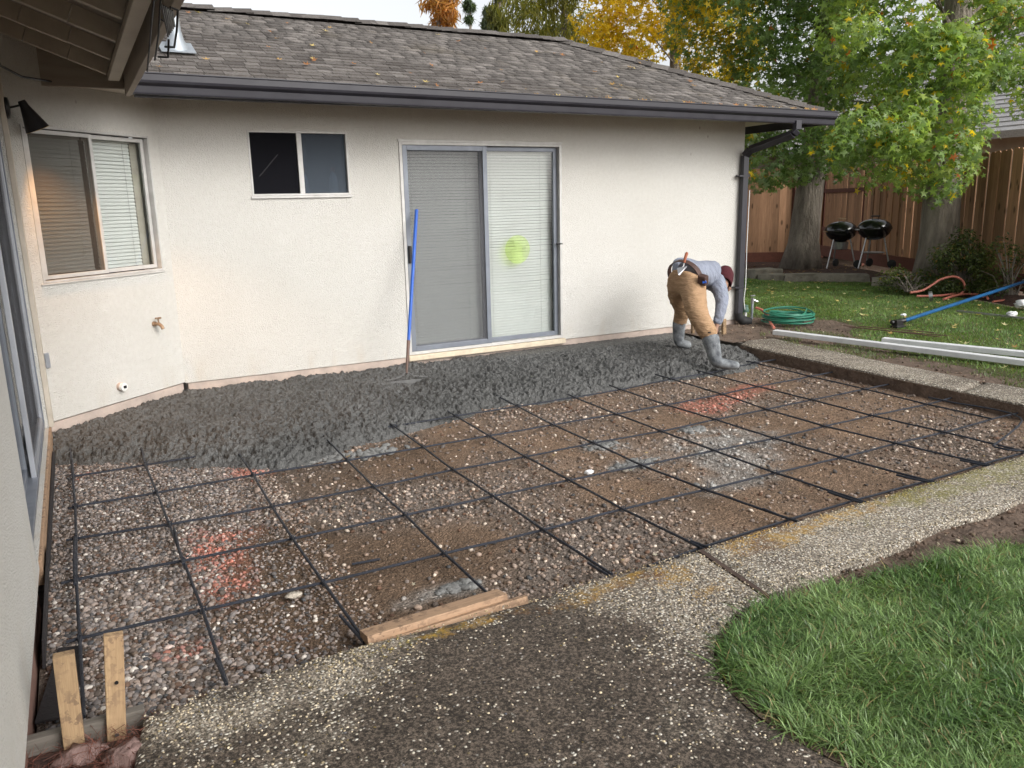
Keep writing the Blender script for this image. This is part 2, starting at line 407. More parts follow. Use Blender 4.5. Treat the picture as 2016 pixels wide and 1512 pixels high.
MT = dict(
    stucco=m_stucco(), shingle=m_shingle(), shingle1=m_shingle_obj(), dirt=m_dirt(), agg=m_aggregate(), concrete=m_concrete_wet(),
    pebble=m_vcol('pebble', .8, 90, .25, .001, 300), soil=plain('soil', (.19, .135, .10), (.085, .058, .042), 7, .95, .05, 22),
    mulch=plain('mulch', (.10, .052, .038), (.035, .02, .016), 14, .95, .03, 40),
    gutter=plain('gutter_paint', (.026, .025, .033), (.02, .019, .025), 3, .4, 0, 20, 0, .5),
    trim=plain('trim_paint', (.56, .50, .42), (.44, .39, .32), 6, .7, .002, 40),
    soffit=plain('soffit_board', (.38, .335, .28), (.29, .25, .21), 4, .85, .002, 40, stretch=(1, 6, 6)),
    found=plain('foundation', (.52, .42, .36), (.36, .30, .26), 5, .9, .006, 45),
    alu=plain('aluminium', (.42, .44, .48), (.34, .36, .40), 5, .45, 0, 20, .55, .5),
    alug=plain('grey_frame', (.20, .22, .255), (.155, .17, .2), 5, .45, 0, 20, .3, .5),
    aluw=plain('pale_frame', (.56, .55, .53), (.44, .43, .41), 9, .5, 0, 20, .1, .5),
    blind=plain('blind_slat', (.80, .785, .74), (.72, .70, .66), 2, .5),
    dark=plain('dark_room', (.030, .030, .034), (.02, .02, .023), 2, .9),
    glass=m_glass('window_glass'), glassd=m_glass('door_glass', (.88, .90, .90), .07),
    screen=m_screen('insect_screen', .24, (.16, .16, .17)), screend=m_screen('dark_screen', .33, (.10, .085, .07)),
    black=plain('black_metal', (.022, .020, .021), (.014, .013, .014), 6, .4, 0, 20, .3, .5),
    rubber=plain('black_rubber', (.02, .02, .021), None, 6, .75),
    felt=plain('black_felt', (.026, .022, .023), (.016, .014, .015), 9, .9, .004, 90),
    rebar=plain('rebar', (.035, .04, .055), (.022, .024, .032), 12, .5, .002, 260, .4, .5),
    steel=plain('steel', (.45, .45, .46), (.3, .3, .3), 9, .35, 0, 20, .9),
    zinc=plain('galvanised', (.40, .43, .46), (.28, .31, .34), 7, .5, 0, 20, .5),
    brass=plain('aged_brass', (.42, .30, .20), (.26, .18, .12), 30, .45, 0, 20, .6),
    white=plain('white_plastic', (.78, .78, .76), (.66, .66, .63), 8, .5),
    woodsill=m_wood('sill_wood', (.42, .30, .205), (.30, .20, .135), .8, .8, False, 1, False),
    sillp=plain('sill_paint', (.66, .57, .43), (.52, .44, .33), 14, .75, .003, 30),
    stake=m_wood('stake_wood', (.43, .30, .17), (.30, .20, .115), 1.2, .75, True, 2, True, True),
    lumber=m_wood('lumber', (.47, .315, .205), (.37, .24, .15), 1.0, .75, False, 0, False, True),
    formw=m_wood('form_board_wood', (.21, .19, .165), (.12, .105, .09), 1.0, .85, False, 0),
    fence=m_wood('fence_board', (.52, .30, .175), (.34, .19, .11), .6, .85, True, 2),
    rail=m_wood('fence_rail', (.18, .07, .048), (.12, .048, .034), .6, .8, True, 0, False),
    post=m_wood('fence_post', (.15, .06, .042), (.10, .042, .03), .6, .85, True, 2, False),
    blue=plain('blue_handle', (.012, .10, .46), (.008, .07, .36), 7, .4, 0, 20, 0, .5),
    blue2=plain('blue_pole', (.015, .12, .30), (.01, .085, .22), 7, .35, 0, 20, .3, .5),
    green=plain('green_hose', (.03, .20, .125), (.02, .13, .085), 20, .45),
    hose=plain('pink_hose', (.56, .19, .14), (.44, .145, .10), 12, .5),
    stone=plain('edging_stone', (.27, .245, .20), (.14, .125, .10), 6, .92, .02, 22),
    redstone=plain('pink_stone', (.30, .20, .18), (.20, .13, .115), 6, .9, .02, 22),
    enamel=plain('black_enamel', (.008, .008, .009), None, 4, .1, 0, 20, 0, .6),
    bark=plain('bark', (.30, .26, .215), (.12, .10, .08), 7, .95, .09, 17, stretch=(1, 1, .25)),
    leaf=m_leaf('leaf', .42, .5), grass=m_leaf('grass_blade', .38, .3), litter=m_leaf('fallen_leaf', .7, .2),
    pant=plain('tan_canvas', (.45, .285, .165), (.35, .22, .12), 9, .9, .04, 8, stretch=(1, 1, 4.0)),
    shirt=plain('grey_shirt', (.27, .295, .36), (.21, .23, .285), 9, .95, .035, 9, stretch=(2.5, 1, 1)),
    cap=plain('maroon_knit', (.075, .012, .018), (.05, .009, .013), 60, .95, .003, 160),
    skin=plain('skin', (.33, .19, .13), (.28, .16, .11), 9, .55),
    leather=plain('brown_leather', (.085, .045, .034), (.05, .027, .022), 15, .6, .002, 70),
    boot=plain('muddy_boot', (.30, .32, .33), (.045, .05, .06), 13, .7, .004, 60),
    palestone=plain('pale_stone', (.46, .41, .34), (.34, .30, .25), 30, .85, .006, 60), paper=plain('paper', (.80, .80, .80), (.68, .68, .68), 20, .8), roofn=plain('far_roof', (.44, .43, .44), (.34, .33, .34), 9, .9, .02, 30, stretch=(1, 1, 6)),
    redh=plain('orange_handle', (.36, .11, .05), (.28, .08, .035), 12, .5), bot=plain('bottle', (.75, .78, .80), None, 5, .4), botr=plain('spray_head', (.55, .06, .05), None, 5, .4),
)

# ================================================================== GROUND
def sheet(name, poly, z, step, mat, colf=None, zf=None, kind='structure', parent=None, skirt=0):
    """a gridded sheet clipped to a polygon"""
    P = np.array([p[:2] for p in poly]); x0, y0 = P.min(0); x1, y1 = P.max(0)
    nx = int((x1 - x0) / step) + 2; ny = int((y1 - y0) / step) + 2
    X, Y = np.meshgrid(x0 + np.arange(nx) * step, y0 + np.arange(ny) * step, indexing='ij')
    ins = inpoly(X, Y, poly)
    # pull border vertices of the clip onto the outline
    I = np.arange(nx * ny).reshape(nx, ny)
    q = np.stack([I[:-1, :-1], I[1:, :-1], I[1:, 1:], I[:-1, 1:]], -1).reshape(-1, 4)
    inf = ins.ravel(); keep = inf[q].any(1); q = q[keep]
    fx, fy = X.ravel().copy(), Y.ravel().copy()
    out = np.unique(q[~inf[q]]) if (~inf[q]).any() else np.array([], int)
    if len(out):
        bx, by = fx[out].copy(), fy[out].copy(); best = np.full(len(out), 1e9); nx_, ny_ = bx.copy(), by.copy()
        n = len(poly)
        for i in range(n):
            ax, ay = poly[i][:2]; cx, cy = poly[(i + 1) % n][:2]; L = (cx - ax) ** 2 + (cy - ay) ** 2 + 1e-12
            t = np.clip(((bx - ax) * (cx - ax) + (by - ay) * (cy - ay)) / L, 0, 1)
            px, py = ax + t * (cx - ax), ay + t * (cy - ay); d = np.hypot(px - bx, py - by); m = d < best
            best[m] = d[m]; nx_[m] = px[m]; ny_[m] = py[m]
        fx[out] = nx_; fy[out] = ny_
    use = np.unique(q); mp = np.full(nx * ny, -1); mp[use] = np.arange(len(use)); q = mp[q]
    vx, vy = fx[use], fy[use]; vz = np.full(len(use), float(z)) if zf is None else zf(vx, vy)
    V = np.stack([vx, vy, vz], 1); colr = colf(vx, vy) if colf else None
    if skirt:
        n = len(poly); b = len(V); o = MB()
        zz = lambda p: z if zf is None else float(zf(np.array([p[0]]), np.array([p[1]]))[0])
        sv = np.array([(p[0], p[1], zz(p)) for p in poly] + [(p[0], p[1], z - skirt) for p in poly])
        sf = np.array([(b + i, b + (i + 1) % n, b + n + (i + 1) % n, b + n + i) for i in range(n)])
        V = np.vstack([V, sv]); q = np.vstack([q, sf])
        if colr is not None: colr = np.vstack([colr, colf(sv[:, 0], sv[:, 1])])
    o = fast(name, V, q, mat, parent, colr, smooth=not skirt)
    if kind: o['kind'] = kind
    return o
g_ = MB(); g_.add([(-90, -60, -.26), (150, -60, -.26), (150, 160, -.26), (-90, 160, -.26)], [(0, 1, 2, 3)])
tag(g_.build('ground', MT['soil']), kind='structure')

# ---- gravel bed under the reinforcement
XL, XR, YF = -3.15, 3.27, -4.86
def blob(x, y, cx, cy, rx, ry, a=0.0):
    ca, sa = math.cos(a), math.sin(a); u = ((x - cx) * ca + (y - cy) * sa) / rx; v = (-(x - cx) * sa + (y - cy) * ca) / ry
    return np.exp(-(u * u + v * v))
def paint_mask(x, y):
    t = 0
    for cx, cy, rx, ry, a, k in [(-2.98, -1.82, .10, .14, 0, .7), (-2.03, -2.32, .17, .20, 0, .85), (-2.40, -3.45, .15, .34, .1, 1.0), (-2.44, -3.9, .14, .22, 0, .8), (-2.2, -3.3, .12, .1, 0, .5),
                                 (-2.66, -4.36, .11, .13, .3, .75), (1.50, -2.63, .2, .2, .2, 1.9), (1.95, -2.50, .38, .13, .25, 2.1), (2.35, -2.33, .2, .12, 0, 1.2), (-2.15, -3.0, .10, .12, 0, .4), (-2.3, -4.5, .12, .12, 0, .3), (2.9, -2.35, .06, .05, 0, .5)]:
        t = t + k * blob(x, y, cx, cy, rx, ry, a)
    return np.clip((t * (.15 + 1.7 * fbm(x * 13, y * 13, 5, 3)) - .16) * .95, 0, .85)
def splash_mask(x, y):
    t = 0
    for cx, cy, rx, ry, k in [(1.02, -3.42, .42, .26, 1.3), (.85, -3.7, .3, .25, .9), (.70, -3.95, .26, .22, 1.0), (.22, -3.05, .18, .16, .8), (.16, -3.5, .22, .14, .8), (-1.55, -4.46, .16, .06, 1.1), (-1.75, -4.5, .25, .12, .5), (.35, -4.1, .25, .15, .7)]:
        t = t + k * blob(x, y, cx, cy, rx, ry)
    return np.clip((t * (-.35 + 2.4 * fbm(x * 11, y * 11, 5, 21)) - .2) * 1.1, 0, .7)
def gravel_mask(x, y):
    xb = np.interp(y, [-4.9, -4.3, -3.2, -2.7, -2.3], [-2.42, -2.58, -2.55, -2.2, -1.9]); left = 1 - sst(-.12, .22, x - xb + .5 * (fbm(x * 4, y * 4, 4, 5) - .5)); left = left * (1 - .55 * sst(.55, .7, fbm(x * 3.3, y * 3.3, 4, 6)))
    t = .42 + 1.5 * (fbm(x * 1.9 + 3, y * 2.1, 4, 8) - .5)
    for cx, cy, rx, ry, k in [(-2.0, -4.25, .42, .55, -1.3), (-2.05, -3.45, .3, .3, -.8), (-1.25, -3.45, .7, .35, .8), (-.75, -4.3, .45, .45, .9), (-1.8, -3.2, .4, .3, .6), (-.6, -4.55, .5, .25, .7), (-1.3, -4.1, .35, .3, -.9), (-1.0, -2.6, .5, .3, -.7),
                              (-.1, -3.9, .4, .25, -.8), (.1, -4.5, .5, .2, -.7), (1.2, -4.3, .6, .3, -.6), (2.2, -3.3, .9, .5, -.5), (2.3, -4.2, .7, .35, .2), (-.2, -2.4, .4, .2, .4), (.6, -2.2, .5, .2, .4)]:
        t = t + k * blob(x, y, cx, cy, rx, ry)
    return np.clip(np.maximum(left * .95, t), 0, 1)
def bed_z(x, y): return -.205 + .018 * (fbm(x * 2.3, y * 2.3, 4, 2) - .5) + .012 * (fbm(x * 14, y * 14, 3, 4) - .5)
def bed_col(x, y):
    gm = gravel_mask(x, y)[:, None]; pm = paint_mask(x, y)[:, None]; sm = splash_mask(x, y)[:, None]; n = fbm(x * 2.1, y * 2.1, 4, 9)[:, None]
    d = np.array([.29, .192, .126]) * (.65 + .6 * n); gr = np.array([.21, .185, .165]) * (.8 + .4 * n)
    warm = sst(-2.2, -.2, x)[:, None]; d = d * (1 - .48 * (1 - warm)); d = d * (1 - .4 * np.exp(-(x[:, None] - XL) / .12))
    c = d * (1 - gm * .75) + gr * gm * .75; c = c * (1 - pm * .65) + np.array([.52, .18, .12]) * pm * .65
    return c * (1 - sm * .8) + np.array([.42, .42, .40]) * sm * .8
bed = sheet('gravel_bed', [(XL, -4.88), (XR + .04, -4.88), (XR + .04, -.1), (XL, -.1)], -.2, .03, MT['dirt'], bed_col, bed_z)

def pebbles(name, n, xr, yr, smin, smax, keepf, sub, seed, extra=None):
    r = np.random.default_rng(seed); x = r.uniform(*xr, n); y = r.uniform(*yr, n)
    k = r.random(n) < keepf(x, y); x, y = x[k], y[k]; n = len(x)
    s = smin + (smax - smin) * r.random(n) ** 2.2
    sc = np.stack([s * r.uniform(.85, 1.35, n), s * r.uniform(.7, 1.1, n), s * r.uniform(.5, .8, n)], 1)
    z = bed_z(x, y) + s * r.uniform(-.1, .55, n)
    tv, tf = ico(sub); V, F = scatter(tv, tf, np.stack([x, y, z], 1), rots(n, .6, r), sc)
    V = V + (r.random((len(V), 3)) - .5) * np.repeat(s, len(tv))[:, None] * .22
    t = r.random(n); base = np.array([.235, .205, .186])[None] * (.36 + 1.1 * r.random(n) ** 1.3)[:, None]
    base = base * np.array([[1, 1, 1]]) + (r.random((n, 1)) - .5) * np.array([[.05, .012, -.02]])
    w_ = t > .955 - .02 * (x > -2); base[w_] = np.array([.60, .57, .52]) * r.uniform(.7, 1.1, (w_.sum(), 1))
    b_ = t < .10; base[b_] = np.array([.115, .075, .055]) * r.uniform(.7, 1.3, (b_.sum(), 1))
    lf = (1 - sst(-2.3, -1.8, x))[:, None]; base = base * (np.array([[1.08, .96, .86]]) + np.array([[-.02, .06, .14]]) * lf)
    pm = paint_mask(x, y); hit = (r.random(n) < pm * .85)[:, None] * (r.uniform(.35, .95, n) * np.clip(pm * 1.3, 0, 1))[:, None]
    base = base * (1 - hit) + np.array([[.60, .23, .17]]) * r.uniform(.7, 1.15, (n, 1)) * hit
    sm = (splash_mask(x, y) * r.uniform(.5, 1.2, n)).clip(0, 1)[:, None]; base = base * (1 - sm) + np.array([[.46, .46, .44]]) * r.uniform(.6, 1.3, (n, 1)) * sm
    return V, F, np.repeat(np.clip(base, .01, .85), len(tv), 0)
inside = lambda x, y: (y > YF + .02)
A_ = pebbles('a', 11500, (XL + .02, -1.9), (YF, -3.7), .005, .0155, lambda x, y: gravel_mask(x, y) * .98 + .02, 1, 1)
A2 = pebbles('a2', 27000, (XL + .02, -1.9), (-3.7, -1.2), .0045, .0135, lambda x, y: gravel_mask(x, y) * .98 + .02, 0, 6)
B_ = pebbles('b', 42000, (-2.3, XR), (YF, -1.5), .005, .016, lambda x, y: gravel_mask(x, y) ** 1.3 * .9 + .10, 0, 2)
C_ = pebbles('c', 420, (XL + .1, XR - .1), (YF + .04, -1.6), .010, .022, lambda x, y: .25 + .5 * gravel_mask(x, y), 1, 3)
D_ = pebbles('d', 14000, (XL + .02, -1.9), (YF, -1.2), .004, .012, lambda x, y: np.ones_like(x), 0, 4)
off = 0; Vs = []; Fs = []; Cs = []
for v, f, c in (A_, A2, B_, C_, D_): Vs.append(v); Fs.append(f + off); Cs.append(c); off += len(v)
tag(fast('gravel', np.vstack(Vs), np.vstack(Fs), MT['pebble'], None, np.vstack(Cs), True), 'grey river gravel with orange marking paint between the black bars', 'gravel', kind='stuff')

# ---- fresh concrete against the house
EDGE = [(-3.15, -1.42), (-3.0, -1.52), (-2.75, -1.66), (-2.6, -1.76), (-2.35, -2.0), (-2.08, -2.22), (-1.82, -2.43), (-1.6, -2.34), (-1.25, -2.15), (-.83, -2.04), (-.5, -1.93), (-.2, -1.86), (0.0, -1.72), (.2, -1.68), (.5, -1.83), (.8, -1.80), (1.12, -1.75),
        (1.5, -1.72), (1.83, -1.70), (2.1, -1.80), (2.37, -1.83), (2.75, -1.80), (3.05, -1.72), (3.25, -1.58), (3.4, -1.35), (3.5, -1.0), (3.5, -.55)]
AX0, BX0 = np.array([-3.148, -.93]), np.array([-2.111, 0.0])
CP = EDGE + [(3.75, -.02), (-2.111, .01), (-3.15, -.93)]
def conc_z(x, y):
    de = edist(x, y, EDGE, False); ins = inpoly(x, y, CP)
    wob = .09 * (fbm(x * 5, y * 5, 3, 31) - .5)
    t = np.clip(np.where(ins, de, -de) + wob, -.3, 1.5)
    prof = 1 - np.exp(-np.clip(t + .02, 0, None) / .085)
    smooth = sst(-.55, -.2, y) * sst(.2, 1.2, x) * .85
    smooth = np.maximum(smooth, .8 * blob(x, y, 3.2, -.7, .45, .3))
    r1 = fbm(x * 7, y * 7, 4, 33) - .5; r2 = fbm(x * 19, y * 27, 4, 35) - .5; r3 = np.abs(fbm(x * 48, y * 48, 3, 37) - .5)
    r4 = fbm(x * 60, y * 60, 2, 39) - .5; b1 = np.abs(2 * vn(x * 17 + 2 * r1, y * 21, 44) - 1); b2 = np.abs(2 * vn(x * 37, y * 43 + r1, 45) - 1); b3 = np.abs(2 * vn(x * 70, y * 70, 46) - 1); lump = (.085 * r1 + .022 * b1 + .021 * b2 + .011 * b3 - .025 + .042 * r2) * (1 - smooth)
    lump = lump - (.032 * sst(.55, .61, fbm(x * 24, y * 38, 3, 41)) + .03 * sst(.55, .62, fbm(x * 60 + 3, y * 50, 2, 43))) * (1 - smooth)
    top = -.09 - .02 * np.exp(-de / .4) + lump * (.55 + .45 * np.exp(-de / .5))
    # the worker's boots have sunk in and pushed up rims
    top = top - .05 * blob(x, y, 2.42, -1.62, .16, .12) + .03 * blob(x, y, 2.2, -1.5, .2, .2)
    return np.where(t > 0, -.225 + (top + .225) * prof, -.235)
sheet('wet_concrete', [(-3.15, -2.62), (3.62, -2.62), (3.75, -.02), (-2.111, .01), (-3.15, -.93)], -.1, .0082, MT['concrete'], None, conc_z)
# splattered lumps on the gravel by the bars
rr = np.random.default_rng(5); tv, tf = ico(1)
spl = [(.16, -3.5, .20, .10), (.22, -3.05, .12, .09), (-1.52, -2.30, .2, .1), (-1.2, -2.35, .18, .12), (1.0, -3.1, .1, .06), (-1.55, -4.46, .1, .03)]
L_ = []; Sx = []
for cx, cy, rx, ry in spl:
    k = 70; a = rr.normal(size=(k, 2)) * .45
    for q in a:
        x, y = cx + q[0] * rx, cy + q[1] * ry; s = rr.uniform(.008, .028); L_.append((x, y, bed_z(np.array([x]), np.array([y]))[0] + s * .2)); Sx.append((s * 1.3, s, s * .5))
V, F = scatter(tv, tf, np.array(L_), rots(len(L_), .4, rr), np.array(Sx)); V += (rr.random(V.shape) - .5) * .006
tag(fast('concrete_splatter', V, F, plain('drying_concrete', (.24, .24, .23), (.15, .15, .145), 30, .8, .006, 90), None, None, True), 'small lumps of wet concrete splattered on the gravel', 'concrete', kind='stuff')

# ---- exposed-aggregate walk in front
def agg_col(x, y):
    n = fbm(x * 1.3, y * 1.3, 4, 51)
    grime = .70 - .38 * sst(-1.35, -.75, x) + 1.1 * (n - .5) + .9 * (fbm(x * 5.5, y * 5.5, 5, 57) - .5) - .5 * np.exp(-(-4.86 - y) / .014)
    for cx, cy, rx, ry, k in [(-1.75, -5.25, .4, .22, .4), (-2.1, -5.6, .5, .4, .2), (-1.45, -5.15, .35, .18, .3), (-1.3, -5.6, .5, .3, .18), (-2.62, -5.05, .22, .14, -.45), (-2.25, -5.03, .28, .10, -.4), (-2.45, -5.35, .25, .15, -.25),
                              (-.62, -5.15, .25, .2, -.6), (-.2, -5.12, .6, .16, -.75), (.7, -5.0, 1.2, .3, -.6), (-.9, -5.4, .25, .25, -.3), (1.8, -4.9, 1.5, .5, -.5), (3.5, -5.0, 1, 1, -.4), (-.8, -4.98, .25, .1, .35), (.5, -4.85, .5, .06, .35)]:
        grime = grime + k * blob(x, y, cx, cy, rx, ry)
    li = 0
    for cx, cy, rx, ry, k in [(-.25, -4.98, .22, .10, .9), (.0, -4.92, .25, .09, .7), (-.8, -5.03, .12, .08, .7), (-.95, -4.95, .2, .06, .8), (-1.3, -5.0, .22, .06, .6), (-1.75, -4.93, .3, .05, .6), (-.75, -5.2, .12, .05, .6), (.9, -4.92, .5, .06, .4), (.45, -4.95, .3, .1, .45)]:
        li = li + k * blob(x, y, cx, cy, rx, ry)
    mo = .0
    for cx, cy, rx, ry, k in [(1.0, -4.93, .35, .09, .8), (1.5, -5.0, .5, .14, .6), (.75, -5.05, .3, .12, .35), (1.9, -4.95, .4, .12, .5), (-1.9, -4.93, .25, .05, .5), (.3, -5.08, .12, .05, .5)]:
        mo = mo + k * blob(x, y, cx, cy, rx, ry)
    return np.stack([np.clip(grime, 0, 1), np.clip(li * 1.7, 0, 1), np.clip(mo * 1.6, 0, 1)], 1)
GB = [(-.59, -5.345), (-.78, -5.36), (-.95, -5.45), (-1.075, -5.57), (-1.15, -5.72), (-1.17, -5.88), (-1.15, -6.05), (-1.1, -6.3), (-1.0, -6.7), (-.85, -7.2), (-.7, -8.2)]
path1 = [(-2.835, -4.905), (-2.57, -4.868), (-2.3, -4.852), (-2.08, -4.846), (-1.8, -4.868), (-1.35, -4.885), (-1.2, -4.862), (-.9, -4.875), (-.525, -4.872), (-.585, -5.335)] + [(a, b) for a, b in GB] + [(-3.6, -8.2), (-3.2, -5.6), (-2.9, -5.25)]
agz = lambda x, y: -.1 + .006 * (fbm(x * 6, y * 6, 3, 61) - .5) - .015 * np.exp(-edist(x, y, path1) / .018)
sheet('walkway', path1, -.1, .02, MT['agg'], agg_col, agz, skirt=.13)
path2 = [(-.495, -4.874), (.3, -4.862), (1.2, -4.87), (2.1, -4.85), (3.0, -4.86), (5.2, -4.86), (5.2, -5.30), (2.4, -5.29), (1.3, -5.265), (1.0, -5.285), (.7, -5.25), (.3, -5.30), (0, -5.33), (-.3, -5.325), (-.555, -5.325)]
agz2 = lambda x, y: -.098 + .006 * (fbm(x * 6, y * 6, 3, 62) - .5) - .012 * np.exp(-edist(x, y, path2) / .018)
sheet('walkway', path2, -.098, .02, MT['agg'], agg_col, agz2, skirt=.13)
# the larger exposed stones stand proud of the face
r = np.random.default_rng(77); n = 60000; x = r.uniform(-2.85, 2.2, n); y = -4.87 - r.uniform(0, 1, n) ** 1.25 * 1.9
cm = agg_col(x, y); ok = (inpoly(x, y, path1) | inpoly(x, y, path2)) & (r.random(n) < np.clip(1.05 - .95 * cm[:, 0] - .3 * cm[:, 1], .06, 1) * (.15 + 1.5 * fbm(x * 5, y * 5, 4, 71)) * .8)
x, y, cm = x[ok], y[ok], cm[ok]; n = len(x); s = r.uniform(.0022, .0052, n); jd = np.abs((x + .508) - (y + 4.865) * .136) > .02; x, y, cm, s = x[jd], y[jd], cm[jd], s[jd]; n = len(x)
tv, tf = ico(0); V, F = scatter(tv, tf, np.stack([x, y, -.0995 + s * .05], 1), rots(n, .4, r), np.stack([s * r.uniform(.9, 1.5, n), s * r.uniform(.7, 1.1, n), s * .62], 1))
c = np.array([.56, .48, .355])[None] * (.18 + 1.1 * r.random((n, 1)) ** 1.4) + (r.random((n, 1)) - .5) * np.array([[.04, .0, -.08]]); dk = r.random(n) < .12; c[dk] *= .35
lk = cm[:, 1:2] * (fbm(x * 13, y * 13, 3, 73) > .47)[:, None]; c = c * (1 - .75 * lk) + np.array([[.42, .25, .05]]) * .75 * lk; mk = cm[:, 2:3] * (fbm(x * 11, y * 11, 3, 74) > .48)[:, None]; c = c * (1 - .7 * mk) + np.array([[.24, .22, .06]]) * .7 * mk
tag(fast('aggregate_stones', V, F, MT['pebble'], None, np.repeat(np.clip(c, .02, .82), len(tv), 0), True), 'cream pebbles showing on the face of the old walkway', 'pebbles', kind='stuff')
jt = MB(); jt.beam((-.508, -4.865, -.118), (-.572, -5.335, -.118), .024, .022); o = jt.build('expansion_joint', plain('old_joint', (.085, .055, .042), (.05, .033, .027), 9, .9, .004, 60)); tag(o, 'brown wooden expansion strip set between two walkway slabs', 'joint strip')

# ---- right-hand kerb walk, two old slabs
def agg2(x, y):
    n = fbm(x * 1.7, y * 1.7, 4, 52); return np.stack([np.clip(.35 + .9 * (n - .5) + .35 * sst(-2.2, -1.2, y), 0, 1), .08 + 0 * x, .05 + 0 * x], 1)
k1 = [(3.36, -1.15), (3.34, -1.48), (3.29, -2.4), (3.245, -3.70), (3.70, -3.60), (3.78, -2.6), (3.86, -1.7), (3.95, -1.05), (3.6, -1.0)]
k2 = [(3.243, -3.73), (3.20, -4.25), (3.20, -5.6), (3.75, -5.6), (3.74, -4.2), (3.70, -3.63)]
for kk in (k1, k2):
    kz = lambda x, y, kk=kk: -.075 + .012 * (fbm(x * 5, y * 5, 3, 63) - .5) - .015 * np.exp(-edist(x, y, kk) / .02)
    sheet('kerb_walk', kk, -.075, .03, MT['agg'], agg2, kz, skirt=.16)
cut = MB(); cut.prism([(3.355, -1.15), (3.33, -1.48), (3.28, -2.4), (3.235, -3.72), (3.19, -4.25), (3.19, -4.86), (3.215, -4.86), (3.25, -3.72), (3.30, -2.4), (3.35, -1.48), (3.38, -1.15)], -.23, -.10)
tag(cut.build('cut_earth', MT['soil']), kind='structure')

# ---- soil strip and far lawn
def soil_z(z0): return lambda x, y: z0 + .02 * (fbm(x * 4, y * 4, 4, 81) - .5)
sheet('soil_strip', [(3.4, .2), (3.4, -1.0), (3.7, -1.02), (3.7, -5.6), (4.6, -5.6), (6.2, .6), (7.0, 3.0), (4.4, 3.0), (4.4, .2)], -.085, .06, MT['soil'], None, lambda x, y: -.088 + .02 * (fbm(x * 4, y * 4, 4, 81) - .5))
LAWN = [(3.92, -6), (3.98, -4.2), (4.02, -3.6), (4.1, -3.0), (4.12, -2.6), (4.3, -1.9), (4.75, -1.35), (5.35, -.95), (5.5, -.55), (5.0, .1), (4.75, .6), (4.8, 1.5), (5.4, 4.6), (8.7, 5.0), (8.9, 4.05), (9.2, 3.35), (10.0, 2.5), (9.5, 1.35), (9.1, .55), (8.9, -.2), (8.2, -1.6), (7.2, -3.5), (6.4, -6)]
def lawn_z(x, y): return -.075 + .03 * (fbm(x * 1.1, y * 1.1, 3, 91) - .5) - .03 * np.exp(-edist(x, y, LAWN) / .05)
soilv = m_vcol('lawn_soil', .95, 30, .4, .02, 30)
sheet('lawn_ground', LAWN, -.075, .08, soilv, lambda x, y: np.array([[.085, .085, .035]]) * (.7 + .6 * fbm(x * 3, y * 3, 3, 92))[:, None], lawn_z)
NEAR = [(-.61, -5.40), (-.80, -5.42), (-.98, -5.51), (-1.10, -5.62), (-1.17, -5.76), (-1.185, -5.9), (-1.16, -6.08), (-1.10, -6.3), (-1.0, -6.6), (1.6, -6.6), (2.6, -5.75), (1.5, -5.66), (.8, -5.58), (.54, -5.51), (.31, -5.47), (.10, -5.46), (-.14, -5.44), (-.38, -5.385)]
sheet('lawn_soil', [(-.575, -5.34), (-.78, -5.355), (-.955, -5.45), (-1.08, -5.57), (-1.155, -5.72), (-1.175, -5.88), (-1.15, -6.06), (-1.08, -6.35), (-.7, -8.2), (5.2, -8.2), (5.2, -5.30), (2.4, -5.285), (1.3, -5.26), (.7, -5.245), (.3, -5.295), (0, -5.325), (-.3, -5.32)], -.13, .035, MT['soil'], None,
      lambda x, y: -.135 + .035 * (fbm(x * 5, y * 5, 4, 95) - .5) + .02 * inpoly(x, y, NEAR))
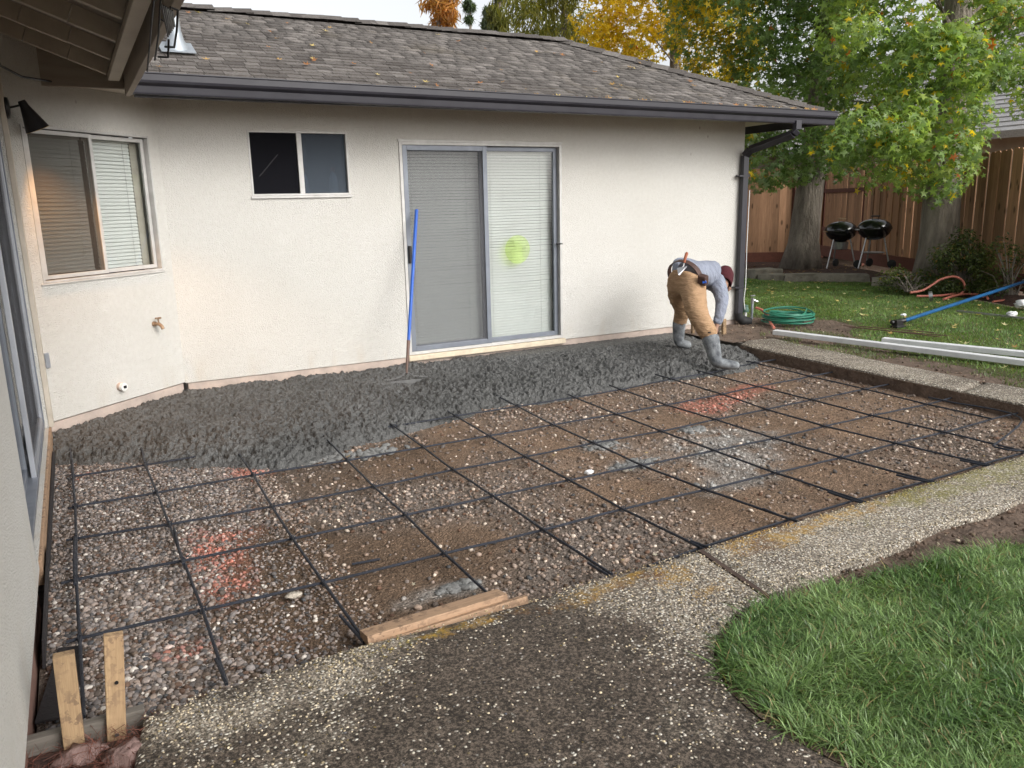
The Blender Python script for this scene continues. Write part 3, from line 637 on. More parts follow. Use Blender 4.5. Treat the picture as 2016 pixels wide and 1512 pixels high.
def blades(n, poly, hmin, hmax, wd, zf, seed, colA, colB, keep=None, segs=3, lean=.8, clump=2.5):
    r = np.random.default_rng(seed); P = np.array(poly); x0, y0 = P.min(0); x1, y1 = P.max(0)
    x = r.uniform(x0, x1, n); y = r.uniform(y0, y1, n); k = inpoly(x, y, poly)
    if keep is not None: k &= r.random(n) < keep(x, y)
    x, y = x[k], y[k]; n = len(x); h = r.uniform(hmin, hmax, n) * (.75 + .6 * fbm(x * clump, y * clump, 3, seed))
    a = 2 * np.pi * (fbm(x * clump * .6, y * clump * .6, 2, seed + 3) * 2.2 + r.normal(0, .22, n)); L = lean * (.25 + r.random(n)) * h
    dx, dy = np.cos(a), np.sin(a); b = a + np.pi / 2 + r.normal(0, .5, n); wx, wy = np.cos(b) * wd, np.sin(b) * wd
    wx, wy = wx * r.uniform(.6, 1.3, n), wy * r.uniform(.6, 1.3, n); z = zf(x, y) - .004
    rows = []; ts = np.linspace(0, 1, segs + 1)
    for t in ts[:-1]:
        wt = (1 - t * .65); cx = x + dx * L * t ** 1.7; cy = y + dy * L * t ** 1.7; cz = z + h * (t - .25 * t * t * (L / h))
        rows.append(np.stack([cx - wx * wt, cy - wy * wt, cz], 1)); rows.append(np.stack([cx + wx * wt, cy + wy * wt, cz], 1))
    rows.append(np.stack([x + dx * L, y + dy * L, z + h * (1 - .25 * (L / h))], 1))
    m = len(rows); V = np.stack(rows, 1).reshape(-1, 3); f = []
    for s in range(segs - 1): f += [(2 * s, 2 * s + 1, 2 * s + 3), (2 * s, 2 * s + 3, 2 * s + 2)]
    f.append((2 * segs - 2, 2 * segs - 1, 2 * segs)); F = (np.array(f)[None] + (np.arange(n) * m)[:, None, None]).reshape(-1, 3)
    t = np.clip(fbm(x * clump, y * clump, 4, seed + 9) * 1.6 - .3 + r.normal(0, .22, n), 0, 1)[:, None]
    c = np.array(colA) * (1 - t) + np.array(colB) * t; c = c * r.uniform(.5, 1.5, (n, 1)); dry = r.random(n) < .045; c[dry] = np.array([.30, .24, .11]) * r.uniform(.7, 1.2, (dry.sum(), 1))
    return V, F, np.repeat(c, m, 0)
def near_keep(x, y):
    return sst(.0, .07, edist(x, y, NEAR) + .13 * (fbm(x * 11, y * 11, 3, 4) - .42)) * .97 + .03
V, F, c = blades(105000, NEAR, .03, .07, .0031, lambda x, y: -.115 + 0 * x, 15, (.05, .12, .024), (.22, .32, .12), near_keep, 3, 1.6, 4.5)
tag(fast('grass', V, F, MT['grass'], None, c), 'lush long-bladed grass in the near corner beside the walkway', 'grass', kind='stuff')
def far_keep(x, y):
    d = edist(x, y, LAWN); worn = sst(.48, .66, fbm(x * .9 + 4, y * .9, 3, 99)) * sst(6.0, 4.7, x) * .6
    return sst(-.02, .22, d * (.5 + fbm(x * 3, y * 3, 3, 98))) * (1 - worn)
V, F, c = blades(230000, LAWN, .02, .042, .0034, lawn_z, 25, (.085, .17, .035), (.18, .28, .075), far_keep, 2, .9, 1.5)
tag(fast('grass', V, F, MT['grass'], None, c), 'short mown lawn grass stretching back to the fence', 'grass', kind='stuff')
# grass tufts on the soil strip between kerb and lawn
STR = [(3.72, -5), (3.72, -1.1), (4.5, -.3), (5.4, -.6), (4.7, -1.4), (4.2, -2.2), (4.1, -3), (4.0, -5)]
V, F, c = blades(26000, STR, .015, .04, .003, lambda x, y: -.085 + 0 * x, 35, (.08, .13, .035), (.15, .19, .07), lambda x, y: sst(.52, .62, fbm(x * 2.6, y * 2.6, 4, 5)) * .8, 2)
tag(fast('grass', V, F, MT['grass'], None, c), 'thin worn grass tufts on the soil beside the kerb walk', 'grass', kind='stuff')
# planting bed by the fence, mulch patch by the stakes
BED = [(8.6, 5.4), (8.9, 4.15), (9.2, 3.45), (10.0, 2.6), (10.15, 2.25), (9.6, 1.4), (9.15, .6), (8.95, -.2), (8.3, -1.5), (7.0, -4), (8.0, -4), (9.6, 0), (16, 12), (9, 12)]
sheet('planting_bed', BED, .02, .15, MT['mulch'], None, lambda x, y: .02 + .05 * (fbm(x * 2, y * 2, 4, 11) - .5) - .11 * np.exp(-edist(x, y, BED) / .1))
MUL = [(-3.17, -4.86), (-2.84, -4.92), (-2.9, -5.25), (-3.2, -5.6), (-3.6, -6.4), (-3.6, -4.86)]
sheet('mulch_patch', MUL, -.17, .02, MT['mulch'], None, lambda x, y: -.185 + .05 * fbm(x * 9, y * 9, 4, 12) + .03 * blob(x, y, -2.9, -4.98, .12, .08))
r = np.random.default_rng(8); n = 2600; x = r.uniform(-3.2, -2.75, n); y = r.uniform(-5.3, -4.87, n); k = r.random(n) < blob(x, y, -2.9, -4.99, .14, .10) + .25; x, y = x[k], y[k]; n = len(x)
tv = np.array([(-1, 0, 0), (1, 0, 0), (.8, .06, .02), (-.9, .05, .03)], float); tf = np.array([(0, 1, 2), (0, 2, 3)])
V, F = scatter(tv, tf, np.stack([x, y, -.15 + .04 * r.random(n)], 1), rots(n, .9, r), r.uniform(.008, .03, n)); cc = np.array([[.16, .062, .045]]) * r.uniform(.4, 1.6, (n, 1))
tag(fast('mulch_fibres', V, F, MT['litter'], None, np.repeat(cc, 4, 0)), 'shredded red mulch fibres heaped round the wooden stakes', 'mulch', kind='stuff')

# clods and crumbs of earth along the lawn edges
r = np.random.default_rng(19); PT = []
for n, x0, x1, y0, y1, z in ((1800, -1.2, 2.4, -5.75, -5.27, -.118), (900, -1.25, -.75, -6.3, -5.4, -.118), (2600, 3.6, 5.6, -4.6, .1, -.083)):
    x = r.uniform(x0, x1, n); y = r.uniform(y0, y1, n); k = ~(inpoly(x, y, path1) | inpoly(x, y, path2) | inpoly(x, y, k1) | inpoly(x, y, k2)) & (r.random(n) < .25 + 1.2 * (fbm(x * 5, y * 5, 3, 20) - .35)); PT.append(np.stack([x[k], y[k], np.full(k.sum(), z)], 1))
PT = np.vstack(PT); n = len(PT); s = r.uniform(.003, .014, n) * r.random(n) ** .5; tv, tf = ico(1)
V, F = scatter(tv, tf, PT, rots(n, 3, r), np.stack([s * 1.2, s, s * .7], 1)); V += (r.random(V.shape) - .5) * np.repeat(s, len(tv))[:, None] * .5
cc = np.array([[.13, .09, .065]]) * r.uniform(.5, 1.7, (n, 1)); li = r.random(n) < .06; cc[li] = np.array([.42, .36, .26])
tag(fast('soil_crumbs', V, F, MT['pebble'], None, np.repeat(cc, len(tv), 0), True), 'crumbs of brown earth along the edges of the lawns', 'soil', kind='stuff')

# ================================================================== HOUSE
house = empty('house', (0, 0, -.1), 'cream stucco house with grey shingle roof and dark gutter behind the patio', 'house')
def wall_holes(name, O, T, N, u0, u1, z0, z1, holes, th, mat, parent):
    """wall in the plane O + u*T, outward normal N; holes (ua, ub, za, zb); th = thickness inwards"""
    O, T, N = Vector(O), Vector(T), Vector(N)
    us = sorted({u0, u1, *[h[0] for h in holes], *[h[1] for h in holes]}); zs = sorted({z0, z1, *[h[2] for h in holes], *[h[3] for h in holes]})
    m = MB(); P = lambda u, z, d: O + T * u + Vector((0, 0, z)) - N * d
    hole = lambda u, z: any(h[0] < u < h[1] and h[2] < z < h[3] for h in holes)
    for i in range(len(us) - 1):
        for j in range(len(zs) - 1):
            if hole((us[i] + us[i + 1]) / 2, (zs[j] + zs[j + 1]) / 2): continue
            a, b, c, d = us[i], us[i + 1], zs[j], zs[j + 1]
            for dd in (0, th): m.add([P(a, c, dd), P(b, c, dd), P(b, d, dd), P(a, d, dd)], [(0, 1, 2, 3)])
    for a, b, c, d in holes + [(u0, u1, z0, z1)]:
        for (p, q), (s, t) in (((a, c), (b, c)), ((b, c), (b, d)), ((b, d), (a, d)), ((a, d), (a, c))):
            m.add([P(p, q, 0), P(s, t, 0), P(s, t, th), P(p, q, th)], [(0, 1, 2, 3)])
    return m.build(name, mat, parent)
TA = Vector((BX0[0] - AX0[0], BX0[1] - AX0[1], 0)); LA = TA.length; TA.normalize(); NA = Vector((TA.y, -TA.x, 0))
OA = (AX0[0], AX0[1], 0)
W1 = (.125, 1.285, .972, 2.055); W2 = (-1.392, -.498, 1.568, 2.128); DR = (0.0, 1.822, -.03, 2.055)
wall_holes('wall', (0, 0, 0), (1, 0, 0), (0, -1, 0), -2.111, 4.43, -.03, 2.62, [W2, DR], .16, MT['stucco'], house)
wall_holes('wall', OA, TA, NA, 0, LA, -.02, 2.9, [W1], .16, MT['stucco'], house)
DL = (1.08, 3.70, -.02, 2.06)      # distance towards the camera along the left wall from y = 0
wall_holes('wall', (-3.148, 0, 0), (0, -1, 0), (1, 0, 0), .93, 9.5, -.06, 2.9, [DL], .16, MT['stucco'], house)
wall_holes('wall', (4.43, 0, 0), (0, 1, 0), (1, 0, 0), .162, 3.9, -.03, 2.62, [], .16, MT['stucco'], house)
f = MB()
f.span((-2.09, .012, -.25), (4.41, .15, -.035)); f.build('foundation', MT['found'], house, bevel=.004)
f = MB(); a = Vector(OA) + TA * 0.02 - NA * .09; b = Vector(OA) + TA * (LA - .01) - NA * .09
f.beam((a.x, a.y, -.14), (b.x, b.y, -.14), .15, .22); f.build('foundation', MT['found'], house, bevel=.004)
f = MB(); f.span((-3.30, -9.5, -.3), (-3.16, -3.70, -.065)); f.build('foundation', plain('red_foundation', (.30, .17, .13), (.20, .11, .085), 6, .9, .008, 40), house)
# dark rooms behind the openings
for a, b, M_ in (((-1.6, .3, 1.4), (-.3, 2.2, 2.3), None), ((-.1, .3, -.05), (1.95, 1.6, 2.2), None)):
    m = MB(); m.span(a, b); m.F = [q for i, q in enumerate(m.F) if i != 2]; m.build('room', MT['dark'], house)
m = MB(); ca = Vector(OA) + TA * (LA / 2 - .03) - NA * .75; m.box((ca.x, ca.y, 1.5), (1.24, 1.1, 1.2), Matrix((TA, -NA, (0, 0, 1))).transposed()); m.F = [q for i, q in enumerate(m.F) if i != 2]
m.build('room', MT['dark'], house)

def frame_rect(m, P, u0, u1, z0, z1, wd, d0, d1):
    """four bars of a rectangular frame; P(u,z,d)"""
    def bar(ua, ub, za, zb):
        v = [P(u, z, d) for u in (ua, ub) for z in (za, zb) for d in (d0, d1)]
        m.add(v, [(0, 1, 3, 2), (4, 6, 7, 5), (0, 4, 5, 1), (2, 3, 7, 6), (0, 2, 6, 4), (1, 5, 7, 3)])
    bar(u0, u0 + wd, z0, z1); bar(u1 - wd, u1, z0, z1); bar(u0 + wd, u1 - wd, z0, z0 + wd); bar(u0 + wd, u1 - wd, z1 - wd, z1)
def pane(P, u0, u1, z0, z1, d, mat, parent, name='pane'):
    m = MB(); m.add([P(u, z, q) for u in (u0, u1) for z in (z0, z1) for q in (d, d + .004)], [(0, 1, 3, 2), (4, 6, 7, 5), (0, 4, 5, 1), (2, 3, 7, 6), (0, 2, 6, 4), (1, 5, 7, 3)])
    return m.build(name, mat, parent)
def blind(P, u0, u1, z0, z1, d, parent, pitch=.0285, tilt=1.22, mat='blind'):
    m = MB(); n = int((z1 - z0 - .05) / pitch); hw = .0155
    for i in range(n):
        z = z1 - .045 - pitch * i; j = random.uniform(-.05, .05); t = tilt + j
        dz, dd = hw * math.sin(t), hw * math.cos(t); sag = random.uniform(-.001, .001)
        pts = []
        for k, q in enumerate((-1, 0, 1)):
            for u in (u0, u1): pts.append(P(u, z + q * dz + (sag if u == u1 else 0), d + q * dd + (-.002 if q == 0 else 0)))
        m.add(pts, [(0, 1, 3, 2), (2, 3, 5, 4)])
    o = m.build('blind_slats', MT[mat], parent); o['kind'] = 'stuff'
    h = MB()
    for u in (u0 + (u1 - u0) * .12, u0 + (u1 - u0) * .82, ):
        h.tube([P(u, z0 + .01, d - .014), P(u, z1 - .01, d - .014)], .0014, 5)
    h.build('blind_cord', MT['aluw'], parent)
    m = MB(); m.add([P(u, z, q) for u in (u0, u1) for z in (z1 - .035, z1) for q in (d - .018, d + .018)], [(0, 1, 3, 2), (4, 6, 7, 5), (0, 4, 5, 1), (2, 3, 7, 6), (0, 2, 6, 4), (1, 5, 7, 3)])
    m.build('head_rail', MT[mat], parent); m = MB()
    m.add([P(u, z, q) for u in (u0, u1) for z in (z0, z0 + .016) for q in (d - .012, d + .012)], [(0, 1, 3, 2), (4, 6, 7, 5), (0, 4, 5, 1), (2, 3, 7, 6), (0, 2, 6, 4), (1, 5, 7, 3)])
    m.build('bottom_rail', MT[mat], parent)
# window on the angled wall
PA = lambda u, z, d: Vector(OA) + TA * u + Vector((0, 0, z)) - NA * d
w1 = empty('window', PA(.7, .97, 0), parent=house); w1['label'] = 'two-pane slider window with closed blinds on the angled wall'
m = MB(); u0, u1, z0, z1 = W1; frame_rect(m, PA, u0, u1, z0, z1, .016, -.006, .06); um = .70
def ubar(m, P, ua, ub, za, zb, d0, d1): m.add([P(u, z, d) for u in (ua, ub) for z in (za, zb) for d in (d0, d1)], [(0, 1, 3, 2), (4, 6, 7, 5), (0, 4, 5, 1), (2, 3, 7, 6), (0, 2, 6, 4), (1, 5, 7, 3)])
m.build('frame', MT['aluw'], w1, bevel=.002)
m = MB(); frame_rect(m, PA, u0 + .024, um + .02, z0 + .024, z1 - .024, .028, .004, .03); m.build('sash', MT['aluw'], w1, bevel=.002)
m = MB(); frame_rect(m, PA, um - .005, u1 - .024, z0 + .024, z1 - .024, .03, .034, .055); m.build('sash', MT['aluw'], w1, bevel=.002)
pane(PA, u0 + .05, um - .008, z0 + .05, z1 - .05, .012, MT['screend'], w1, 'insect_screen')
pane(PA, u0 + .05, um + .02, z0 + .05, z1 - .05, .046, MT['glass'], w1)
pane(PA, um + .025, u1 - .054, z0 + .054, z1 - .054, .044, MT['glass'], w1)
blind(PA, u0 + .03, um - .02, z0 + .03, z1 - .03, .10, w1); blind(PA, um + .03, u1 - .12, z0 + .03, z1 - .03, .10, w1)
m = MB(); ubar(m, PA, u1 - .10, u1 - .026, z0 + .02, z1 - .02, .11, .16); m.build('inner_jamb', MT['trim'], w1)
m = MB(); ubar(m, PA, u0 - .02, u1 + .01, z0 - .016, z0 - .002, -.012, .05); m.build('sill', MT['aluw'], w1, bevel=.003)
# small window
PM = lambda u, z, d: Vector((u, d, z))
w2 = empty('window', (-.95, 0, 1.57), parent=house); w2['label'] = 'small high slider window, left half dark, right half frosted'
u0, u1, z0, z1 = W2; um = -.943
m = MB(); frame_rect(m, PM, u0, u1, z0, z1, .018, -.006, .06); ubar(m, PM, um - .022, um + .022, z0 + .018, z1 - .018, -.002, .04)
m.build('frame', MT['aluw'], w2, bevel=.002)
pane(PM, u0 + .018, um - .022, z0 + .018, z1 - .018, .018, m_screen('window_screen', .45, (.018, .018, .022)), w2, 'insect_screen')
fg = NG('frosted_glass'); t = fg.n('ShaderNodeBsdfTranslucent'); t.inputs[0].default_value = (.55, .6, .66, 1)
tr = fg.n('ShaderNodeBsdfRefraction'); tr.inputs['Roughness'].default_value = .22; tr.inputs['IOR'].default_value = 1.02; tr.inputs[0].default_value = (.85, .9, .95, 1)
gl = fg.n('ShaderNodeBsdfGlossy'); gl.inputs['Roughness'].default_value = .25; gl.inputs[0].default_value = (.6, .65, .7, 1)
t2 = fg.n('ShaderNodeBsdfTransparent'); t2.inputs[0].default_value = (.62, .68, .74, 1); df = fg.n('ShaderNodeBsdfDiffuse'); df.inputs[0].default_value = (.11, .13, .155, 1)
mx = fg.n('ShaderNodeMixShader'); mx.inputs[0].default_value = .5; fg.l(t2.outputs[0], mx.inputs[1]); fg.l(df.outputs[0], mx.inputs[2]); fg.l(mx.outputs[0], fg.out.inputs[0])
pane(PM, um + .022, u1 - .018, z0 + .018, z1 - .018, .03, fg.m, w2)
m = MB(); ubar(m, PM, u0 - .01, u1 + .01, z0 - .022, z0 - .002, -.02, .05); m.build('sill', MT['aluw'], w2, bevel=.003)
for u in (-.90, -.625):
    b = empty('spray_bottle', (u, .10, 1.59), 'blurred white spray bottle with red head behind the frosted pane' + (', nearer the middle bar' if u < -.8 else ', nearer the right edge'), 'bottle', 'bottles on the window ledge')
    k = MB(); k.lathe([(.036, 1.592), (.040, 1.60), (.040, 1.70), (.030, 1.74), (.013, 1.77), (.013, 1.785)], 16, Matrix.Translation((u, .10, 0))); k.build('bottle_body', MT['bot'], b, True)
    k = MB(); k.box((u, .10, 1.80), (.03, .045, .035)); k.box((u - .005, .065, 1.812), (.018, .04, .018)); k.beam((u, .075, 1.80), (u, .06, 1.765), .01, .008); k.build('spray_head', MT['botr'], b, bevel=.003)
# patio sliding door
sd = empty('sliding_door', (.91, 0, -.03), parent=house); sd['label'] = 'grey aluminium sliding glass door with closed white blinds'
u0, u1, z0, z1 = DR
m = MB(); frame_rect(m, PM, u0, u1, z0 + .02, z1, .030, -.012, .10); m.build('frame', MT['aluw'], sd, bevel=.002)
m = MB(); frame_rect(m, PM, u0 + .032, .935, z0 + .052, z1 - .032, .048, -.008, .018); m.build('screen_door_frame', MT['alug'], sd, bevel=.003)
m = MB(); frame_rect(m, PM, .885, u1 - .032, z0 + .052, z1 - .032, .045, .04, .075); m.build('panel_frame', MT['alug'], sd, bevel=.003)
m = MB(); frame_rect(m, PM, u0 + .034, .93, z0 + .054, z1 - .034, .05, .045, .08); m.build('panel_frame', MT['alug'], sd, bevel=.003)
pane(PM, u0 + .08, .887, z0 + .10, z1 - .08, .004, MT['screen'], sd, 'insect_screen')
pane(PM, u0 + .084, .88, z0 + .104, z1 - .084, .058, MT['glassd'], sd); pane(PM, .93, u1 - .077, z0 + .097, z1 - .077, .055, MT['glassd'], sd)
blind(PM, u0 + .05, .90, z0 + .05, z1 - .05, .13, sd, .0292, 1.08); blind(PM, .925, u1 - .05, z0 + .05, z1 - .05, .13, sd, .0292, 1.08)
m = MB(); m.box((.056, -.02, .99), (.03, .03, .17)); m.build('handle', MT['black'], sd, bevel=.006)
m = MB(); m.box((1.79, -.002, 1.02), (.07, .02, .02)); m.build('latch', MT['black'], sd, bevel=.003)
m = MB(); m.span((-.015, -.04, -.068), (1.84, .02, -.014)); m.build('threshold', MT['sillp'], sd, bevel=.006)
m = MB(); m.tube([(-1.30, .07, 1.74), (-1.12, .09, 1.93)], .003, 6); m.build('hanging_cord', MT['white'], w2)
m = MB(); m.span((-.01, -.018, 2.052), (1.83, .0, 2.075)); m.build('head_flashing', MT['aluw'], sd, bevel=.002)
m = MB(); m.lathe([(.0, 0), (.145, 0), (.15, .001), (.145, .002), (0, .002)], 40, Matrix.Translation((1.30, .052, .98)) @ Matrix.Rotation(R(90), 4, 'X'), cap=False)  # thin pale green disc, patchily see-through, just in front of the right pane
dg = NG('green_patch_tint'); tt = dg.n('ShaderNodeBsdfTransparent'); tt.inputs[0].default_value = (.95, 1, .8, 1); dd = dg.n('ShaderNodeBsdfDiffuse'); dd.inputs[0].default_value = (.72, .90, .42, 1)
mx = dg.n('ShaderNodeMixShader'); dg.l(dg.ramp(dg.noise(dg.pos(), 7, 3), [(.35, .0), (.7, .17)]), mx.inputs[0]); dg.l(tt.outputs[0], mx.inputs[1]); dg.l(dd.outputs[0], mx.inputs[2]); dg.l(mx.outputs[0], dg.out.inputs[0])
m.build('green_patch', dg.m, sd)['label'] = 'round pale green patch on the right-hand door glass'
# left sliding door, seen edge-on
PL = lambda u, z, d: Vector((-3.148 - d, -u, z))
ld = empty('sliding_door', (-3.2, -2.3, 0), parent=house); ld['label'] = 'grey sliding glass door seen almost edge-on in the left wall'
u0, u1, z0, z1 = DL
m = MB(); frame_rect(m, PL, u0, u1, z0 + .02, z1, .03, .02, .14); m.build('frame', MT['alug'], ld, bevel=.002)
m = MB(); frame_rect(m, PL, u0 + .03, 2.47, .025, z1 - .03, .055, .028, .055); m.build('panel_frame', MT['alu'], ld, bevel=.003)
m = MB(); frame_rect(m, PL, 2.40, u1 - .03, .03, z1 - .03, .05, .07, .10); m.build('panel_frame', MT['alug'], ld, bevel=.003)
pane(PL, u0 + .08, 2.42, .08, z1 - .08, .04, MT['screen'], ld, 'insect_screen'); pane(PL, u0 + .08, 2.42, .08, z1 - .08, .085, MT['glassd'], ld); pane(PL, 2.45, u1 - .08, .08, z1 - .08, .085, MT['glassd'], ld)
m = MB(); m.span((-3.30, -3.70, -.08), (-3.175, -1.05, -.018)); m.build('threshold', MT['woodsill'], ld, bevel=.004)
m = MB(); m.span((-3.173, -3.60, -.14), (-3.135, -1.0, -.022)); m.build('threshold_nosing', MT['lumber'], ld, bevel=.005)
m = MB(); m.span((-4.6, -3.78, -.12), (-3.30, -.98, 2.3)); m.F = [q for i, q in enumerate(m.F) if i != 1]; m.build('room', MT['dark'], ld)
m = MB(); m.span((-3.147, -1.075, -.02), (-3.115, -.965, 2.35)); m.build('corner_trim', MT['trim'], house, bevel=.004)
q = PA(.055, .43, -.008); m = MB(); m.box(q, (.035, .016, .11), Matrix((TA, -NA, (0, 0, 1))).transposed()); m.build('cover_plate', MT['alu'], house, bevel=.004)

# ---- main roof
EZ, PT, OV = 2.42, .45, .65
EXR = 4.43 + OV; RL = 2.25; RY = -OV + RL; RZ = EZ + RL * PT; RXE = EXR - RL; RXL = -6.0
roof = empty('roof', (0, 0, EZ), parent=house)
m = MB(); t = .03
m.add([(RXL, -OV, EZ - t), (EXR, -OV, EZ - t), (RXE, RY, RZ - t), (RXL, RY, RZ - t), (RXL, -OV, EZ - t - .03), (EXR, -OV, EZ - t - .03), (RXE, RY, RZ - t - .03), (RXL, RY, RZ - t - .03)], [(0, 1, 2, 3), (7, 6, 5, 4), (0, 4, 5, 1), (1, 5, 6, 2), (2, 6, 7, 3), (3, 7, 4, 0)])
m.build('sheathing', MT['soffit'], roof)
YB = RY + RL
m = MB(); m.add([(EXR, -OV, EZ - t), (EXR, YB, EZ - t), (RXE, RY, RZ - t), (RXL, YB, EZ - t), (RXL, RY, RZ - t)], [(0, 1, 2), (1, 3, 4, 2)])
m.build('hip_slope', plain('hip_shingles', (.24, .22, .21), (.15, .135, .13), 20, .9, .01, 50), roof)
def shingle_mesh(wd, L=.16, th=.016):
    m = MB(); a = .0035
    v = [(-wd / 2, 0, -.0), (wd / 2, 0, 0), (wd / 2, 0, th), (-wd / 2, 0, th), (-wd / 2, L, 0), (wd / 2, L, 0), (wd / 2, L, .003), (-wd / 2, L, .003)]
    m.add(v, [(0, 1, 2, 3), (4, 7, 6, 5), (3, 2, 6, 7), (0, 4, 5, 1), (0, 3, 7, 4), (1, 5, 6, 2)]); return m
widths = [.10, .125, .15, .175, .21]
smesh = {wd: shingle_mesh(wd - .006).mesh('shingle', MT['shingle1']) for wd in widths}
ang = math.atan(PT); cs, sn = math.cos(ang), math.sin(ang); SLOPE = RL / cs; EXPO = .099
items = []; row = 0; sdist = -.03
while sdist < SLOPE - .05:
    yy = -OV + sdist * cs; zz = EZ + sdist * sn - t; xe = EXR - max(0, sdist) * cs - .02
    x = -4.2 + random.uniform(0, .1)
    while x < xe - .06:
        wd = random.choice(widths); j = random.uniform(-.012, .012)
        if x + wd > xe: wd = .10
        items.append((x + wd / 2, yy + j * cs, zz + j * sn + .004, wd, random.uniform(-.012, .012), random.uniform(-.02, .006)))
        x += wd
    sdist += EXPO; row += 1
vis = [i for i in items if pix(np.array(i[:3]))[1] > -5 and pix(np.array(i[:3]))[0] > 285]
vis.sort(key=lambda i: np.linalg.norm(np.array(i[:3]) - CAM)); big = set(id(i) for i in vis[:300])
SV, SF, SC = [], [], []; off = 0
for it in items:
    Mx = Matrix.Translation(it[:3]) @ Matrix.Rotation(ang + it[5], 4, 'X') @ Matrix.Rotation(it[4], 4, 'Z')
    if id(it) in big:
        o = bpy.data.objects.new('shingle', smesh[it[3]]); link(o, roof); o.matrix_basis = Mx
    else:
        me = smesh[it[3]]; v = np.array([tuple(Mx @ p.co) for p in me.vertices]); f = np.array([tuple(p.vertices) for p in me.polygons])
        SV.append(v); SF.append(f + off); off += len(v); k = random.random()
        cc = np.interp(k, [0, .45, .8, 1], [.10, .135, .165, .215]); SC.append(np.tile([cc * 1.03, cc * .975, cc * .93], (len(v), 1)))
tag(fast('shingles', np.vstack(SV), np.vstack(SF), MT['shingle'], roof, np.vstack(SC)), kind='stuff')
capm = MB(); capm.add([(-.0, -.12, -.045), (0, 0, .02), (0, .12, -.045), (.26, -.12, -.058), (.26, 0, .003), (.26, .12, -.058), (0, -.12, -.063), (0, 0, .0), (0, .12, -.063)], [(0, 1, 4, 3), (1, 2, 5, 4), (0, 6, 7, 1), (1, 7, 8, 2)])
capme = capm.mesh('ridge_cap', MT['shingle1'])
x = RXE + .05
while x > -3.4:
    o = bpy.data.objects.new('ridge_cap', capme); link(o, roof); o.matrix_basis = Matrix.Translation((x, RY, RZ + .02 + random.uniform(-.006, .006))) @ Matrix.Rotation(math.pi + random.uniform(-.03, .03), 4, 'Z') @ Matrix.Rotation(random.uniform(-.05, .02), 4, 'Y'); x -= .19
hl = Vector((RXE - EXR, RY + OV, RZ - EZ)); n = int(hl.length / .2)
for i in range(n):
    p = Vector((EXR, -OV, EZ)) + hl * ((i + .2) / n); d = hl.normalized(); rt = d.to_track_quat('X', 'Z').to_matrix().to_4x4()
    o = bpy.data.objects.new('ridge_cap', capme); link(o, roof); o.matrix_basis = Matrix.Translation(p + Vector((0, 0, .015))) @ rt
# soffit, fascia, gutter (falls a little to the right), downspout
m = MB(); m.span((-3.3, -.60, 2.36), (EXR - .05, -.0, 2.385)); m.span((4.435, 0, 2.36), (EXR - .05, 3.9, 2.385)); m.build('soffit', plain('soffit_paint', (.70, .64, .55), (.62, .56, .48), 3, .85), house)
m = MB(); m.span((-2.30, -.648, 2.285), (EXR, -.612, 2.425)); m.span((EXR - .036, -.61, 2.27), (EXR, 3.9, 2.41)); m.build('fascia', MT['gutter'], house, bevel=.003)
prof = [(0, 0), (-.062, 0), (-.066, .012), (-.072, .058), (-.098, .078), (-.104, .095), (-.106, .138), (-.112, .142), (-.112, .150), (-.100, .150), (-.100, .132), (-.01, .125), (0, .125)]
m = MB(); m.sweep(prof, (-2.33, -.650, 2.300), (EXR + .05, -.650, 2.264)); m.build('gutter', MT['gutter'], house, bevel=.0015)
ds = [(4.53, -.705, 2.30), (4.53, -.705, 2.20), (4.505, -.68, 2.155), (4.41, -.12, 2.02), (4.395, -.052, 1.955), (4.395, -.052, .35), (4.395, -.055, .0)]
m = MB()
for a, b in zip(ds[:-1], ds[1:]):
    m.beam(a, b, .085 if abs(a[1] - b[1]) > .1 or a[2] > 2.1 else .085, .062, (0, 1, 0) if abs(a[2] - b[2]) > .3 or True else (0, 0, 1))
dsp = m.build('downspout', MT['gutter'], house, bevel=.006)
for zz in (1.72, .38):
    m = MB(); m.box((4.37, -.052, zz), (.16, .072, .02)); m.build('strap', MT['gutter'], dsp)
m = MB(); m.tube([(4.395, -.055, .06), (4.40, -.06, .0), (4.44, -.10, -.045), (4.52, -.14, -.06)], [.055, .062, .065, .05], 10); m.build('downspout_shoe', MT['rubber'], dsp, True)
# vent on the roof
vt = empty('vent', (-1.87, .12, 2.77), parent=roof)
m = MB(); m.lathe([(.11, -.06), (.09, 0), (.065, .05), (.05, .12), (.043, .22)], 20, Matrix.Translation((-1.87, .14, 2.80)), cap=False); m.build('flashing_cone', MT['zinc'], vt, True)
m = MB(); m.box((-1.87, .14, 2.79), (.27, .30, .006), Matrix.Rotation(ang, 3, 'X')); m.build('flashing_base', MT['zinc'], vt)
m = MB(); m.tube([(-1.87, .14, 2.9), (-1.87, .14, 3.30)], .040, 14); m.build('vent_pipe', MT['zinc'], vt, True)

